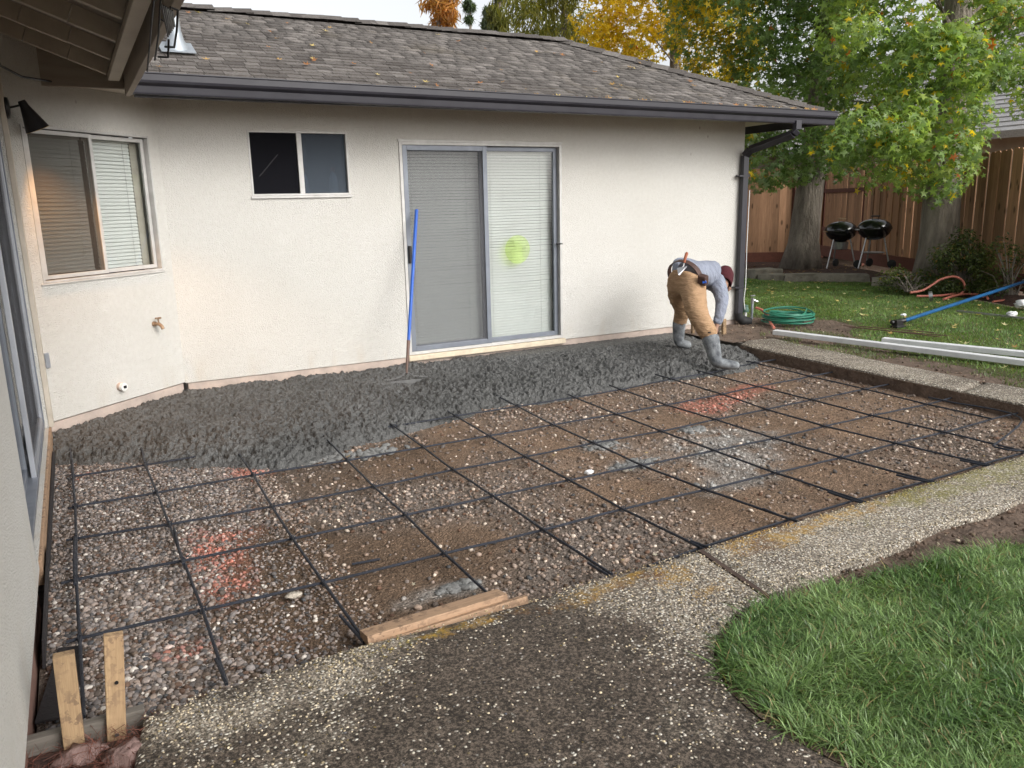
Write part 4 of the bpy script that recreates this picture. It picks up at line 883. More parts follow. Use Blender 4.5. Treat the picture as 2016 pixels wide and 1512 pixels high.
# ---- left wing: eave above the camera side
LX = -2.35
le = empty('eave', (LX, -3, 2.3), parent=house); le['label'] = 'open eave of the left wing with pale rafters'
m = MB(); p2 = .38
def soff(x): return 2.45 + (LX - x) * p2
m.add([(LX - .02, -9.5, soff(LX)), (LX - .02, -.2, soff(LX)), (-4.2, -.2, soff(-4.2)), (-4.2, -9.5, soff(-4.2))], [(0, 1, 2, 3)])
m.add([(LX + .03, -9.5, soff(LX) + .03), (LX + .03, -.6, soff(LX) + .03), (-4.2, -.6, soff(-4.2) + .03), (-4.2, -9.5, soff(-4.2) + .03)], [(3, 2, 1, 0)])
m.build('sheathing', MT['soffit'], le)
m = MB(); m.span((-2.92, -.70, 2.33), (LX - .015, -.665, 2.62)); m.build('blocking', MT['soffit'], le, bevel=.003)
y = -.93; k = 0
while y > -6.6:
    b = MB()
    xs = [(-3.16, -2.95), (-2.945, -2.70), (-2.695, LX - .12)]
    for xa, xb in xs: b.beam((xa, y, soff(xa) - .055 + random.uniform(-.004, .004)), (xb, y, soff(xb) - .055), .045, .105)
    b.build('rafter', MT['trim'], le, bevel=.004); y -= .61
m = MB(); m.span((LX - .012, -9.5, 2.285), (LX + .028, -.66, 2.46)); m.build('fascia', plain('eave_fascia', (.42, .36, .30), (.34, .29, .24), 4, .75, .002, 40), le, bevel=.004)
m = MB(); m.beam((LX - .085, -.78, 2.395), (LX - .085, -9.5, 2.395), .075, .045); m.build('nailer', plain('pale_board', (.60, .54, .45), (.50, .44, .36), 4, .75, .002, 40), le, bevel=.004)
m = MB(); m.add([(LX + .035, -9.5, 2.47), (LX + .035, -.5, 2.47), (-4.3, -.5, 2.47 + .75), (-4.3, -9.5, 3.22)], [(0, 1, 2, 3)]); m.build('roof_cover', MT['roofn'], le)
m = MB(); pts = [on(0, 82, 'x', -3.13), on(40, 105, 'x', -3.11), on(90, 137, 'x', -3.08)]
pa = [(-3.13, -2.35, 2.42), (-3.12, -1.7, 2.40), (-3.10, -1.15, 2.38), (-3.0, -.86, 2.36), (-2.75, -.62, 2.36)]
m.tube(pa, .008, 6); m.build('cable', MT['black'], le, True)

# ================================================================== THINGS ON AND ROUND THE HOUSE
# wall lamp (lit)
lamp = empty('wall_lamp', (-3.115, -1.0, 2.14), 'black cone wall lamp, lit, above the window on the angled wall', 'lamp')
m = MB(); m.lathe([(0, 0), (.062, 0), (.07, .006), (.066, .02), (.05, .026), (0, .026)], 24, Matrix.Translation((-3.116, -1.01, 2.14)) @ Matrix.Rotation(R(90), 4, 'Y'), cap=False); m.build('back_plate', MT['black'], lamp, True)
head = Vector((-3.01, -1.01, 2.165)); ax = Vector((.36, .16, -.92)).normalized(); q = ax.to_track_quat('Z', 'Y').to_matrix().to_4x4()
m = MB(); m.tube([(-3.10, -1.01, 2.14), (-3.01, -1.01, 2.165)], .007, 8); m.build('arm', MT['black'], lamp, True)
T_ = Matrix.Translation(head - ax * .02) @ q @ Matrix.Scale(.78, 4)
m = MB(); m.lathe([(0, -.01), (.028, -.008), (.034, .01), (.036, .04), (.042, .06), (.096, .235), (.099, .24), (.094, .238), (.038, .06), (.03, .03), (0, .03)], 28, T_, cap=False); m.build('lamp_shade', MT['black'], lamp, True)
m = MB(); m.lathe([(0, .05), (.02, .055), (.03, .10), (.032, .14), (.02, .175), (0, .185)], 16, T_, cap=False); m.build('bulb', m_emit('bulb_glow', (1.0, .55, .2), 14), lamp, True)
m = MB(); m.lathe([(.091, .2375), (.098, .2415), (.098, .2425), (.091, .239)], 28, T_, cap=False); m.build('shade_rim', plain('brass_rim', (.75, .55, .22), None, 5, .3), lamp, True)
ll = bpy.data.lights.new('lamp_light', 'SPOT'); ll.energy = 38; ll.color = (1.0, .48, .14); ll.spot_size = R(78); ll.spot_blend = .6; ll.shadow_soft_size = .03
lo = bpy.data.objects.new('lamp_light', ll); link(lo, lamp); tip = head + ax * .13; lo.location = tip; lo.rotation_euler = (-ax).to_track_quat('Z', 'Y').to_euler()
# hose bib, capped pipe
hb = empty('hose_bib', PA(1.105, .54, 0), 'small brass garden tap on the angled wall below the window', 'tap')
MA = Matrix((NA, TA, (0, 0, 1))).transposed().to_4x4()
B0 = Matrix.Translation(PA(1.105, .54, 0)) @ MA
def tubeL(m, pts, r, n=10): return m.tube([B0 @ Vector(p) for p in pts], r, n)
m = MB(); tubeL(m, [(-.01, 0, 0), (.022, 0, 0)], .021, 14); tubeL(m, [(.02, 0, 0), (.062, 0, 0), (.085, 0, -.018), (.095, 0, -.04)], [.013, .015, .015, .015]); m.build('tap_body', MT['brass'], hb, True)
m = MB(); tubeL(m, [(.055, 0, .01), (.055, 0, .045)], .007); tubeL(m, [(.055, -.03, .05), (.055, .03, .05)], .007); tubeL(m, [(.03, 0, .05), (.085, 0, .05)], .006); m.build('tap_handle', MT['brass'], hb, True)
pc = empty('pipe_stub', PA(.677, .095, 0), 'capped white pipe stub low on the angled wall', 'pipe')
B0 = Matrix.Translation(PA(.672, .10, 0)) @ MA
m = MB(); tubeL(m, [(-.02, 0, 0), (.025, 0, 0)], .034, 18); m.build('collar', MT['found'], pc, True)
m = MB(); tubeL(m, [(.02, 0, 0), (.05, 0, 0)], .032, 18); m.build('cap', MT['white'], pc, True)
m = MB(); m.box(B0 @ Vector((.055, 0, 0)), (.014, .02, .02), MA.to_3x3()); m.build('cap_nut', MT['black'], pc)
# wire rack hung on the left eave
wr = empty('wire_rack', (-2.30, -2.2, 2.35), 'black wire rack hooked on the edge of the left eave', 'rack')
xf = LX - .10
def rk(x, y, dx=0.0): return on(x, y, 'x', xf + dx)
for i, pts in enumerate([[(303, 0), (297, 60), (290, 140)], [(316, 0), (312, 70), (305, 118)]]):
    m = MB(); m.tube([rk(*p) for p in pts], .004, 6); m.build('wire', MT['black'], wr, True)
for i in range(6):
    a = (318 + i * 4.2, 8 + i * 2.5); b = (331 + i * 2.6, 72 - i * 4)
    m = MB(); m.tube([rk(*a, .02), rk(*b, .06)], .0035, 6); m.build('wire', MT['black'], wr, True)
m = MB(); m.tube([rk(335, 14, .05), rk(350, 20, .08), rk(348, 60, .08), rk(343, 93, .08), rk(325, 92, .05)], .0045, 6); m.build('wire', MT['black'], wr, True)
m = MB(); m.tube([rk(332, 78, .06), rk(331, 113, .06), rk(312, 112, .03)], .0045, 6); m.build('wire', MT['black'], wr, True)
m = MB(); m.tube([rk(316, 38, .03), rk(327, 44, .05), rk(336, 50, .07)], .0035, 6); m.build('wire', MT['black'], wr, True)

# ---- reinforcing bars (each measured crossing by crossing)
ZB = -.15
COLS = {0: [(138, 884), (143, 938), (148, 997), (150, 1060), (150, 1140), (157, 1256), (165, 1412)], 1: [(277, 876), (286, 915), (309, 970), (333, 1032), (361, 1104), (399, 1201), (446, 1345)],
 2: [(465, 886), (499, 935), (535, 997), (576, 1060), (637, 1147), (720, 1263)], 3: [(627, 847), (638, 860), (684, 906), (736, 958), (798, 1014), (875, 1090), (962, 1169)],
 4: [(765, 832), (776, 839), (833, 880), (892, 925), (972, 977), (1070, 1043), (1205, 1131)], 5: [(850, 792), (898, 819), (962, 858), (1035, 899), (1121, 945), (1226, 1002), (1380, 1078)],
 6: [(950, 765), (1019, 800), (1088, 836), (1169, 872), (1263, 916), (1389, 964), (1556, 1022)], 7: [(1118, 776), (1131, 782), (1213, 815), (1303, 849), (1407, 887), (1526, 931), (1708, 990)],
 8: [(1200, 758), (1223, 767), (1312, 797), (1409, 826), (1524, 863), (1656, 901), (1845, 951)], 9: [(1290, 737), (1322, 746), (1421, 776), (1509, 806), (1624, 839), (1764, 873), (1950, 916)],
 10: [(1372, 729), (1394, 735), (1491, 761), (1599, 787), (1717, 818), (1860, 851), (2030, 892)], 11: [(1470, 711), (1486, 714), (1596, 741), (1703, 766), (1826, 796), (1953, 825)], 12: [(1493, 694), (1661, 728), (1781, 750), (1905, 775), (2030, 801)]}
ROWS = {0: [(143, 938), (286, 915), (380, 900), (470, 886), (560, 872), (638, 860), (776, 839), (898, 819), (1019, 800), (1131, 782), (1223, 767), (1322, 746), (1394, 735), (1486, 714), (1545, 705)],
 1: [(135, 1001), (148, 997), (309, 970), (499, 935), (684, 906), (833, 880), (962, 858), (1088, 836), (1213, 815), (1312, 797), (1421, 776), (1491, 761), (1596, 741), (1662, 728)],
 2: [(130, 1064), (150, 1060), (333, 1032), (535, 997), (736, 958), (892, 925), (1035, 899), (1169, 872), (1303, 849), (1409, 826), (1509, 806), (1599, 787), (1703, 766), (1781, 750)],
 3: [(120, 1149), (150, 1140), (361, 1104), (576, 1060), (798, 1014), (972, 977), (1121, 945), (1263, 916), (1407, 887), (1524, 863), (1624, 839), (1717, 818), (1826, 796), (1905, 775)],
 4: [(130, 1264), (157, 1256), (399, 1201), (637, 1147), (875, 1090), (1070, 1043), (1226, 1002), (1389, 964), (1526, 931), (1656, 901), (1764, 873), (1860, 851), (1953, 825), (2040, 805)],
 5: [(1275, 1115), (1380, 1078), (1556, 1022), (1686, 984), (1826, 947), (1927, 916), (2030, 887)]}
ORD = ['first', 'second', 'third', 'fourth', 'fifth', 'sixth', 'seventh', 'eighth', 'ninth', 'tenth', 'eleventh', 'twelfth', 'last']
def bar(pts, z, label, group, rad=.0066, name='rebar'):
    P = [Vector(on(*p, 'z', z)) for p in pts]; Q = [P[0]]
    for a, b in zip(P[:-1], P[1:]):
        k = max(1, int((b - a).length / .12))
        for i in range(1, k + 1): Q.append(a + (b - a) * i / k)
    Q = [p + Vector((0, 0, random.uniform(-.0015, .0015))) for p in Q]
    Q2 = []; rr2 = []
    for a, b in zip(Q[:-1], Q[1:]):
        k = max(1, int((b - a).length / .012))
        for i in range(k): Q2.append(a + (b - a) * i / k); rr2.append(rad * (1.09 if len(Q2) % 2 else .95))
    Q2.append(Q[-1]); rr2.append(rad)
    m = MB(); m.tube(Q2, rr2, 7)
    # raised ribs every few centimetres
    return tag(m.build(name, MT['rebar'], None, True), label, 'rebar', group)
for k, pts in COLS.items():
    l = 'black reinforcing bar running out from the house, ' + ('leftmost, beside the left wall' if k == 0 else 'rightmost, along the kerb walk' if k == 12 else ORD[k] + ' from the left')
    bar(pts, ZB + .0065, l, 'bars running out from the house')
for k, pts in ROWS.items():
    l = 'black reinforcing bar parallel to the house wall, ' + ('nearest the wet concrete' if k == 0 else 'along the front walkway edge' if k == 5 else ORD[k] + ' counting out from the concrete')
    o = bar(pts, ZB - .0065, l, 'bars parallel to the house'); m = MB(); hits = 0
    for cpts in COLS.values():
        for cp in cpts[1:-1]:
            dm = min(math.hypot(cp[0] - q[0], cp[1] - q[1]) for q in pts)
            if dm < 9:
                c = Vector(on(*cp, 'z', ZB)); a_ = random.random() * 3; hits += 1
                for tz in (-.5, .5):
                    ring = [c + Vector((math.cos(a_ + tz) * .017 * math.cos(t * math.pi / 4), math.sin(a_ + tz) * .017 * math.cos(t * math.pi / 4), .017 * math.sin(t * math.pi / 4))) for t in range(9)]
                    m.tube(ring, .0018, 5)
                m.tube([c + Vector((.012, 0, .012)), c + Vector((.03, random.uniform(-.02, .02), .03))], .002, 5)
    if hits: tag(m.build('wire_ties', MT['rebar'], o, True), kind='stuff')
SPL = [([(142, 905), (144, 930), (144, 958)], 'near the concrete in the left corner'), ([(147, 1058), (146, 1100), (147, 1150)], 'lapped on the leftmost bar'), ([(343, 1040), (352, 1080), (361, 1110)], 'lapped on the second bar from the left'),
       ([(425, 1298), (437, 1325), (446, 1348)], 'by the walkway at the second bar'), ([(670, 1212), (695, 1240), (717, 1265)], 'by the left end of the loose lumber'), ([(1158, 1108), (1180, 1122), (1200, 1133)], 'by the walkway at the fifth bar'),
       ([(1360, 1065), (1385, 1074), (1402, 1078)], 'by the walkway joint'), ([(1502, 1002), (1540, 1017), (1578, 1029)], 'right of the walkway joint'), ([(1630, 968), (1665, 980), (1700, 991)], 'by the walkway at the eighth bar'),
       ([(1765, 935), (1800, 943), (1835, 950)], 'by the walkway at the ninth bar'), ([(1890, 906), (1920, 912), (1945, 917)], 'by the walkway at the tenth bar'), ([(1958, 880), (1985, 886), (2025, 889)], 'at the right edge of the patio by the walkway')]
for pts, w_ in SPL: bar(pts, ZB + .012, 'short black dowel bar ' + w_, 'short dowel bars')
hk = [(1828, 782), (1880, 793), (1960, 806), (1990, 814), (2008, 822), (2012, 828), (2006, 838), (1985, 855), (1955, 878)]
bar(hk, ZB + .02, 'bent black bar hooked round in the far right corner of the grid', None)
bar([(693, 1111), (715, 1107), (748, 1100)], -.192, 'short offcut of black bar lying on bare dirt', None, .006, 'rebar_offcut')

# ---- rake standing in the concrete
rk_ = empty('concrete_rake', on(800, 743, 'z', -.08), 'concrete rake with scuffed blue handle leaning against the sliding door', 'rake')
b0 = Vector(on(800, 742, 'z', -.06)); t0 = Vector(on(820, 417, 'y', -.075)); d = t0 - b0
m = MB(); m.tube([b0 + d * .20, b0 + d * .6, t0], [.0155, .0165, .0165], 12); m.build('handle', MT['blue'], rk_, True)
m = MB(); m.tube([b0 + d * .02, b0 + d * .12, b0 + d * .21], [.011, .014, .0165], 12); m.build('ferrule', plain('rusty_steel', (.16, .10, .075), (.09, .06, .05), 14, .6, .001, 60), rk_, True)
m = MB(); e = Vector((1, -.12, 0)).normalized()
for sg in (-1, 1): m.tube([b0 + d * .03, b0 + e * .06 * sg + Vector((0, -.01, .005)), b0 + e * .19 * sg + Vector((0, -.02, -.012))], .005, 6)
m.box(b0 + Vector((0, -.02, -.05)), (.34, .005, .05), Matrix.Rotation(R(-7), 3, 'Z')); m.build('rake_blade', plain('cemented_steel', (.17, .17, .165), (.10, .10, .10), 20, .7), rk_)
m = MB(); m.tube([t0 - d * .003, t0 + d * .012], .0175, 12); m.build('end_cap', MT['blue'], rk_, True)

# ---- stakes, form board and felt at the lower left
def stake(name, base, top, wd, th, label, face=(0, -1, 0)):
    b = Vector(base); t = Vector(top); st = empty(name, base, label, 'stake'); d = (t - b)
    m = MB(); x = d.normalized().cross(Vector(face)).normalized(); z = x.cross(d.normalized()); M = Matrix((x, d.normalized(), z)).transposed()
    bm = MB(); bm.box((0, 0, 0), (wd, th, d.length)); o = bm.build('stake_shaft', MT['stake'], st, bevel=.003)
    y = z; mm = Matrix((x, -y, d.normalized())).transposed().to_4x4(); mm.translation = (b + t) / 2
    o.matrix_basis = mm
    return st, x, d.normalized(), z
st, x_, d_, z_ = stake('wooden_stake', on(150, 1492, 'y', -4.885), on(125, 1287, 'y', -4.885), .058, .036, 'pale wooden stake leaning left against the grey form board')
st2, x2, d2, z2 = stake('wooden_stake', on(230, 1462, 'y', -4.875), on(223, 1248, 'y', -4.875), .055, .032, 'upright brown wooden stake with a screw, right of the pale stake')
for f_, t_ in ((.10, 0.0), (.58, .004)):
    b = Vector(on(230, 1462, 'y', -4.875)); t = Vector(on(223, 1248, 'y', -4.875)); c = b + (t - b) * f_; m = MB()
    m.tube([c + Vector((t_, -.014, 0)), c + Vector((t_, -.019, 0))], .006, 10); m.build('screw_head', MT['steel'] if f_ < .3 else MT['black'], st2)
fb = MB(); a = on(50, 1440, 'z', -.105); b = on(281, 1396, 'z', -.105); a[1] = -4.842; b[1] = -4.848
fb.beam((a[0] - .0, a[1], -.155), (b[0] + .005, b[1], -.155), .036, .10); tag(fb.build('form_board', MT['formw'], None, bevel=.003), 'weathered grey form board on edge between wall and walkway', 'board')
m = MB(); fp = [on(115, 1278, 'z', -.178), on(163, 1272, 'z', -.178), on(152, 1408, 'z', -.178), on(68, 1425, 'z', -.178)]
m.prism([p[:2] for p in fp], -.182, -.172); tag(m.build('felt_strip', MT['felt'], None, bevel=.002), 'flat black felt strip lying on gravel behind the pale stake', 'felt')
m = MB(); m.beam((-3.128, -4.26, -.135), (-3.128, -3.30, -.12), .012, .12, (.12, 0, 1)); m.beam((-3.13, -3.30, -.14), (-3.128, -1.45, -.14), .012, .08, (.05, 0, 1))
tag(m.build('felt_strip', MT['felt'], None, bevel=.002), 'black felt strip standing on edge along the left wall', 'felt')
# loose lumber on the walkway edge
m = MB(); m.beam((-2.075, -4.79, -.118), (-1.475, -4.765, -.118), .085, .036, (0, .15, 1)); tag(m.build('lumber_piece', MT['lumber'], None, bevel=.002), 'mud-spotted board lying loose along the walkway edge', 'board')
m = MB(); m.beam((-2.02, -4.842, -.158), (-1.40, -4.838, -.145), .036, .075, (0, .3, 1)); tag(m.build('lumber_piece', MT['lumber'], None, bevel=.002), 'narrow board wedged on edge under the mud-spotted board', 'board')
# stakes by the worker
stake('wooden_stake', on(1364, 665, 'y', -.25), on(1364, 626, 'y', -.25), .036, .03, 'brown stake behind the worker, between his legs')
stake('wooden_stake', on(1425, 664, 'y', -.50), on(1425, 628, 'y', -.50), .05, .035, 'short brown stake right of the worker at the slab corner')
m = MB(); m.beam((3.52, -.45, -.13), (3.46, -1.45, -.14), .03, .09); tag(m.build('form_board', MT['formw'], None, bevel=.003), 'form board edging the wet concrete beyond the worker', 'board')
# crumpled paper scraps
def scrap(name, p, s, label, mat='paper', seed=0):
    r = np.random.default_rng(seed); v, f = ico(2); v = v * (1 + .55 * (r.random((len(v), 1)) - .5)) * np.array([1.4, .9, .55]) * s + np.array(p) + np.array([0, 0, s * .45])
    return tag(fast(name, v, f, MT[mat]), label, 'scrap' if mat == 'paper' else 'stone')
scrap('paper_scrap', on(1160, 932, 'z', -.19), .022, 'crumpled white paper scrap on the gravel between bars', seed=1)
scrap('paper_scrap', on(1778, 614 + 8, 'z', -.03), .03, 'small white paper scrap on the lawn left of the larger one', seed=2)
scrap('paper_scrap', on(1992, 622, 'z', -.03), .055, 'large crumpled white paper on the lawn by the metal strip', seed=3)
scrap('white_bucket_lid', on(2016, 605, 'z', -.03), .10, 'rounded white object at the right edge of the lawn', seed=4)['category'] = 'scrap'
for i, (p, s, l) in enumerate([((578, 1176), .024, 'pale angular stone beside the fourth row bar'), ((143, 640), .0, None), ((1232, 928), .014, 'white stone right of the wet concrete splash'), ((1038, 1200), .0, None), ((1180, 1000), .0, None)]):
    if l: scrap('pale_stone', on(*p, 'z', -.195), s, l, 'palestone', 10 + i)['category'] = 'stone'
for i, (p, s, l) in enumerate([((160, 1500), .05, 'pinkish stone in the mulch below the pale stake'), ((272, 1498), .06, 'pinkish stone in the mulch below the brown stake')]):
    scrap('pink_stone', on(*p, 'z', -.17), s, l, 'redstone', 20 + i)

# ---- far right: screed boards, float, hoses, taps
def screed(p, q, wd, h, label):
    a = on(*p, 'z', -.055); b = on(*q, 'z', -.055); m = MB(); m.beam((a[0], a[1], -.055 + h / 2 + .012), (b[0], b[1], -.055 + h / 2 + .012), wd, h)
    return tag(m.build('screed_board', plain('screed_metal', (.74, .75, .76), (.58, .59, .60), 5, .55, .001, 30, .05), None, bevel=.004), label, 'board')
screed((1525, 660), (2060, 727), .09, .05, 'long pale grey screed board lying along the lawn edge')
screed((1738, 676), (2070, 710), .09, .05, 'shorter white screed board lying behind the long grey one')
fl = empty('bull_float', on(1764, 641, 'z', -.05), 'long blue bull float pole with black bracket lying over the lawn', 'tool')
a = Vector(on(1772, 634, 'z', -.005)); b = Vector(on(2040, 547, 'z', .24))
m = MB(); m.tube([a, a + (b - a) * .03], .020, 12); m.tube([a + (b - a) * .03, b + (b - a) * .25], .0225, 12); m.build('pole', MT['blue2'], fl, True)
m = MB(); m.box(a + Vector((-.04, .0, -.005)), (.12, .07, .07)); m.tube([a + Vector((-.12, .03, .0)), a + Vector((.05, -.03, .02))], .028, 10); m.box(a + Vector((-.03, 0, -.05)), (.16, .10, .03)); m.build('bracket', MT['black'], fl, bevel=.006)
for i, (p, q) in enumerate([((1672, 644), (1865, 661)), ((1660, 641), (1850, 663)), ((1690, 642), (1840, 655))]):
    m = MB(); m.tube([on(*p, 'z', -.035), on(*q, 'z', -.03)], .006, 6); tag(m.build('rebar', plain('rusty_bar', (.14, .085, .06), None, 9, .7), None, True), ['rusty bar in the grass under the float bracket, nearest the boards', 'rusty bar in the grass under the float bracket, reaching furthest left', 'shortest rusty bar in the grass under the float bracket'][i], 'rebar', 'rusty bars in the grass')
m = MB(); a = on(1885, 612, 'z', -.03); b = on(2050, 630, 'z', -.03); m.beam(a, b, .05, .02); tag(m.build('metal_strip', MT['steel'], None, bevel=.003), 'thin grey metal strip lying on the lawn by the crumpled paper', 'strip')
# green hose coil
hc = Vector(on(1552, 634, 'z', -.06)); m = MB(); pts = []
for i in range(14 * 36):
    a = 2 * math.pi * i / 36; k = i / 36; rr_ = .27 + .045 * math.sin(k * 2.1) + .02 * math.sin(a * 3 + k); pts.append((hc.x + rr_ * math.cos(a + .1 * math.sin(k * 3)), hc.y + rr_ * .92 * math.sin(a), -.055 + .011 + .0085 * k * (1 + .25 * math.sin(a + k)) ))
m.tube(pts, .0095, 7); tag(m.build('garden_hose', MT['green'], None, True), 'coiled green garden hose on the ground past the house corner', 'hose')
m = MB(); m.tube([on(1488, 606, 'y', -.02), on(1500, 610, 'y', -.1), on(1512, 622, 'y', -.25), on(1518, 638, 'z', -.05), on(1524, 645, 'z', -.06)], .016, 9); tag(m.build('hose_end', MT['hose'], None, True), 'short pink hose bending down from the standpipe tap', 'hose')
sp = empty('standpipe', on(1480, 630, 'z', -.06), 'grey standpipe tap beside the downspout', 'tap'); c = Vector(on(1480, 628, 'z', -.06))
m = MB(); m.tube([c, c + Vector((0, 0, .22))], .016, 10); m.build('riser', MT['zinc'], sp, True)
m = MB(); m.tube([c + Vector((0, 0, .20)), c + Vector((0, 0, .27))], .022, 10); m.tube([c + Vector((0, 0, .25)), c + Vector((.06, -.03, .22))], .014, 8); m.box(c + Vector((0, 0, .30)), (.07, .02, .015)); m.build('valve', MT['steel'], sp, True)
iv = empty('irrigation_valve', on(1467, 628, 'z', -.06), 'green irrigation valve on white pipe against the downspout foot', 'valve'); c = Vector(on(1467, 632, 'z', -.08))
m = MB(); m.tube([c, c + Vector((0, 0, .14))], .018, 10); m.tube([c + Vector((-.05, -.02, .02)), c + Vector((.05, .0, .02))], .016, 8); m.build('riser', MT['white'], iv, True)
m = MB(); m.lathe([(0, .12), (.04, .12), (.045, .15), (.03, .18), (.034, .20), (.0, .215)], 14, Matrix.Translation(c), cap=False); m.build('valve_body', plain('valve_green', (.10, .18, .14), None, 9, .5), iv, True)
m = MB(); m.tube([(4.455, -.09, 1.55), (4.452, -.085, .9), (4.455, -.09, .4), (4.44, -.085, .22), (4.45, -.1, .10)], .0055, 6); tag(m.build('white_cable', MT['white'], None, True), 'thin white cable running down beside the downspout', 'cable')
# pink hose at the shrubs
h1 = [(1785, 572, -.04), (1830, 560, -.02), (1852, 545, .08), (1880, 540, .14), (1897, 548, .12), (1900, 566, .03), (1890, 576, -.02), (1850, 582, -.04), (1800, 583, -.045)]
h1 = [(1792, 571), (1815, 567), (1835, 556), (1850, 546), (1870, 540), (1885, 541), (1896, 549), (1899, 562), (1893, 572), (1878, 579), (1862, 585)]
zs = [-.045, -.04, .0, .06, .10, .10, .08, .03, -.02, -.04, -.045]; m = MB(); P0 = [Vector(on(p[0], p[1], 'z', z)) for p, z in zip(h1, zs)]
def smoothpts(P, k=5):
    out = []
    for i in range(len(P) - 1):
        a = P[max(i - 1, 0)]; b = P[i]; c = P[i + 1]; d = P[min(i + 2, len(P) - 1)]
        for j in range(k):
            t = j / k; out.append(.5 * ((2 * b) + (c - a) * t + (2 * a - 5 * b + 4 * c - d) * t * t + (3 * b - a - 3 * c + d) * t ** 3))
    return out + [P[-1]]
# keep the loop at one distance so that it is a real standing loop
P0 = [Vector(at(p[0], p[1] + 5, 12.0 + .01 * i)) for i, p in enumerate(h1)]
m.tube(smoothpts(P0), .017, 8); h2 = [(1805, 583), (1850, 582), (1890, 577), (1920, 575), (1938, 579), (1945, 588)]
m.tube(smoothpts([Vector(on(*p, 'z', -.03)) for p in h2]), .017, 8); h3 = [(1858, 589), (1880, 582), (1900, 579), (1925, 580), (1936, 584)]
m.tube(smoothpts([Vector(on(*p, 'z', -.03)) for p in h3]), .017, 8); h4 = [(1955, 594), (1985, 590), (2040, 586)]; m.tube(smoothpts([Vector(on(*p, 'z', -.04)) for p in h4]), .014, 7)
tag(m.build('air_hose', MT['hose'], None, True), 'thick pink hose looping up in front of the shrubs on the lawn edge', 'hose')
m = MB(); c = on(1828, 592, 'z', -.04); m.lathe([(.05, 0), (.07, 0), (.07, .05), (.05, .05), (.05, 0)], 20, Matrix.Translation(c + np.array([0, 0, .06])) @ Matrix.Rotation(R(75), 4, 'X') @ Matrix.Rotation(R(35), 4, 'Y'), cap=False); tag(m.build('tape_roll', MT['steel'], None, True), 'small grey tape roll lying on the lawn before the pink hose', 'roll')

# ---- kettle grills
def grill(loc, yaw, label, ash, woodh):
    g = empty('kettle_grill', loc, label, 'grill', 'kettle grills by the fence'); M0 = Matrix.Translation(loc) @ Matrix.Rotation(yaw, 4, 'Z'); h0 = .50
    T = lambda x, y, z: M0 @ Vector((x, y, z))
    m = MB(); m.lathe([(0, h0), (.10, h0 + .005), (.19, h0 + .045), (.255, h0 + .11), (.285, h0 + .19), (.288, h0 + .205), (.28, h0 + .205), (.25, h0 + .14), (0, h0 + .06)], 40, M0, cap=False); m.build('bowl', MT['enamel'], g, True)
    m = MB(); m.lathe([(.296, h0 + .196), (.298, h0 + .218), (.285, h0 + .255), (.25, h0 + .305), (.19, h0 + .345), (.10, h0 + .372), (0, h0 + .38)], 40, M0, cap=False); li = m.build('lid', MT['enamel'], g, True)
    m = MB(); m.tube([T(-.05, 0, h0 + .375), T(-.05, 0, h0 + .415)], .006, 6); m.tube([T(.05, 0, h0 + .375), T(.05, 0, h0 + .415)], .006, 6); m.beam(T(-.075, 0, h0 + .425), T(.075, 0, h0 + .425), .03, .025); m.build('lid_handle', MT['stake'] if woodh else MT['black'], li, bevel=.004)
    m = MB(); m.lathe([(0, h0 + .371), (.05, h0 + .369), (.05, h0 + .373), (0, h0 + .376)], 16, Matrix.Translation(T(.12, 0, -.012) - T(0, 0, 0)) @ M0, cap=False); m.build('vent_disc', MT['steel'], li)
    m = MB(); m.box(T(-.30, 0, h0 + .19), (.05, .13, .022), M0.to_3x3()); m.build('side_handle', MT['stake'] if woodh else MT['steel'], g, bevel=.004)
    for i, (a, wl) in enumerate(((R(205), 0), (R(-25), 0), (R(90), 1))):
        c, s = math.cos(a), math.sin(a); p0 = T(.17 * c, .17 * s, h0 + .05); p1 = T(.30 * c, .30 * s, .0 if not wl else .07)
        m = MB(); m.tube([p0, p1], .014, 10); m.build('leg', MT['steel'], g, True)
    for sgn, pos in ((1, (.30, -.13)), (-1, (.05, .31))):
        m = MB(); cc = T(pos[0], pos[1], .075); m.lathe([(0, -.022), (.06, -.022), (.075, -.015), (.075, .015), (.06, .022), (0, .022)], 20, Matrix.Translation(cc) @ Matrix.Rotation(yaw + (.5 if sgn < 0 else -.2), 4, 'Z') @ Matrix.Rotation(R(90), 4, 'X'), cap=False); m.build('wheel', MT['rubber'], g, True)
    if ash:
        m = MB(); m.lathe([(0, h0 - .15), (.12, h0 - .15), (.135, h0 - .14), (.15, h0 - .01), (.12, h0 + .0), (0, h0)], 28, M0, cap=False); m.build('ash_catcher', MT['steel'], g, True)
    m = MB(); m.lathe([(0, .27), (.20, .27), (.205, .28), (.2, .285), (0, .285)], 24, M0, cap=False)
    if not ash: m.build('ash_plate', MT['steel'], g, True)
    return g
ga = on(1653, 531, 'z', .03); gb = on(1710, 532, 'z', .03)
grill(Vector(at(1651, 527, 15.4)), R(-30), 'black kettle grill with silver ash can, nearer the left tree', True, True)
grill(Vector(at(1716, 527, 14.6)), R(-35), 'black kettle grill with metal ash plate, right of the other', False, False)

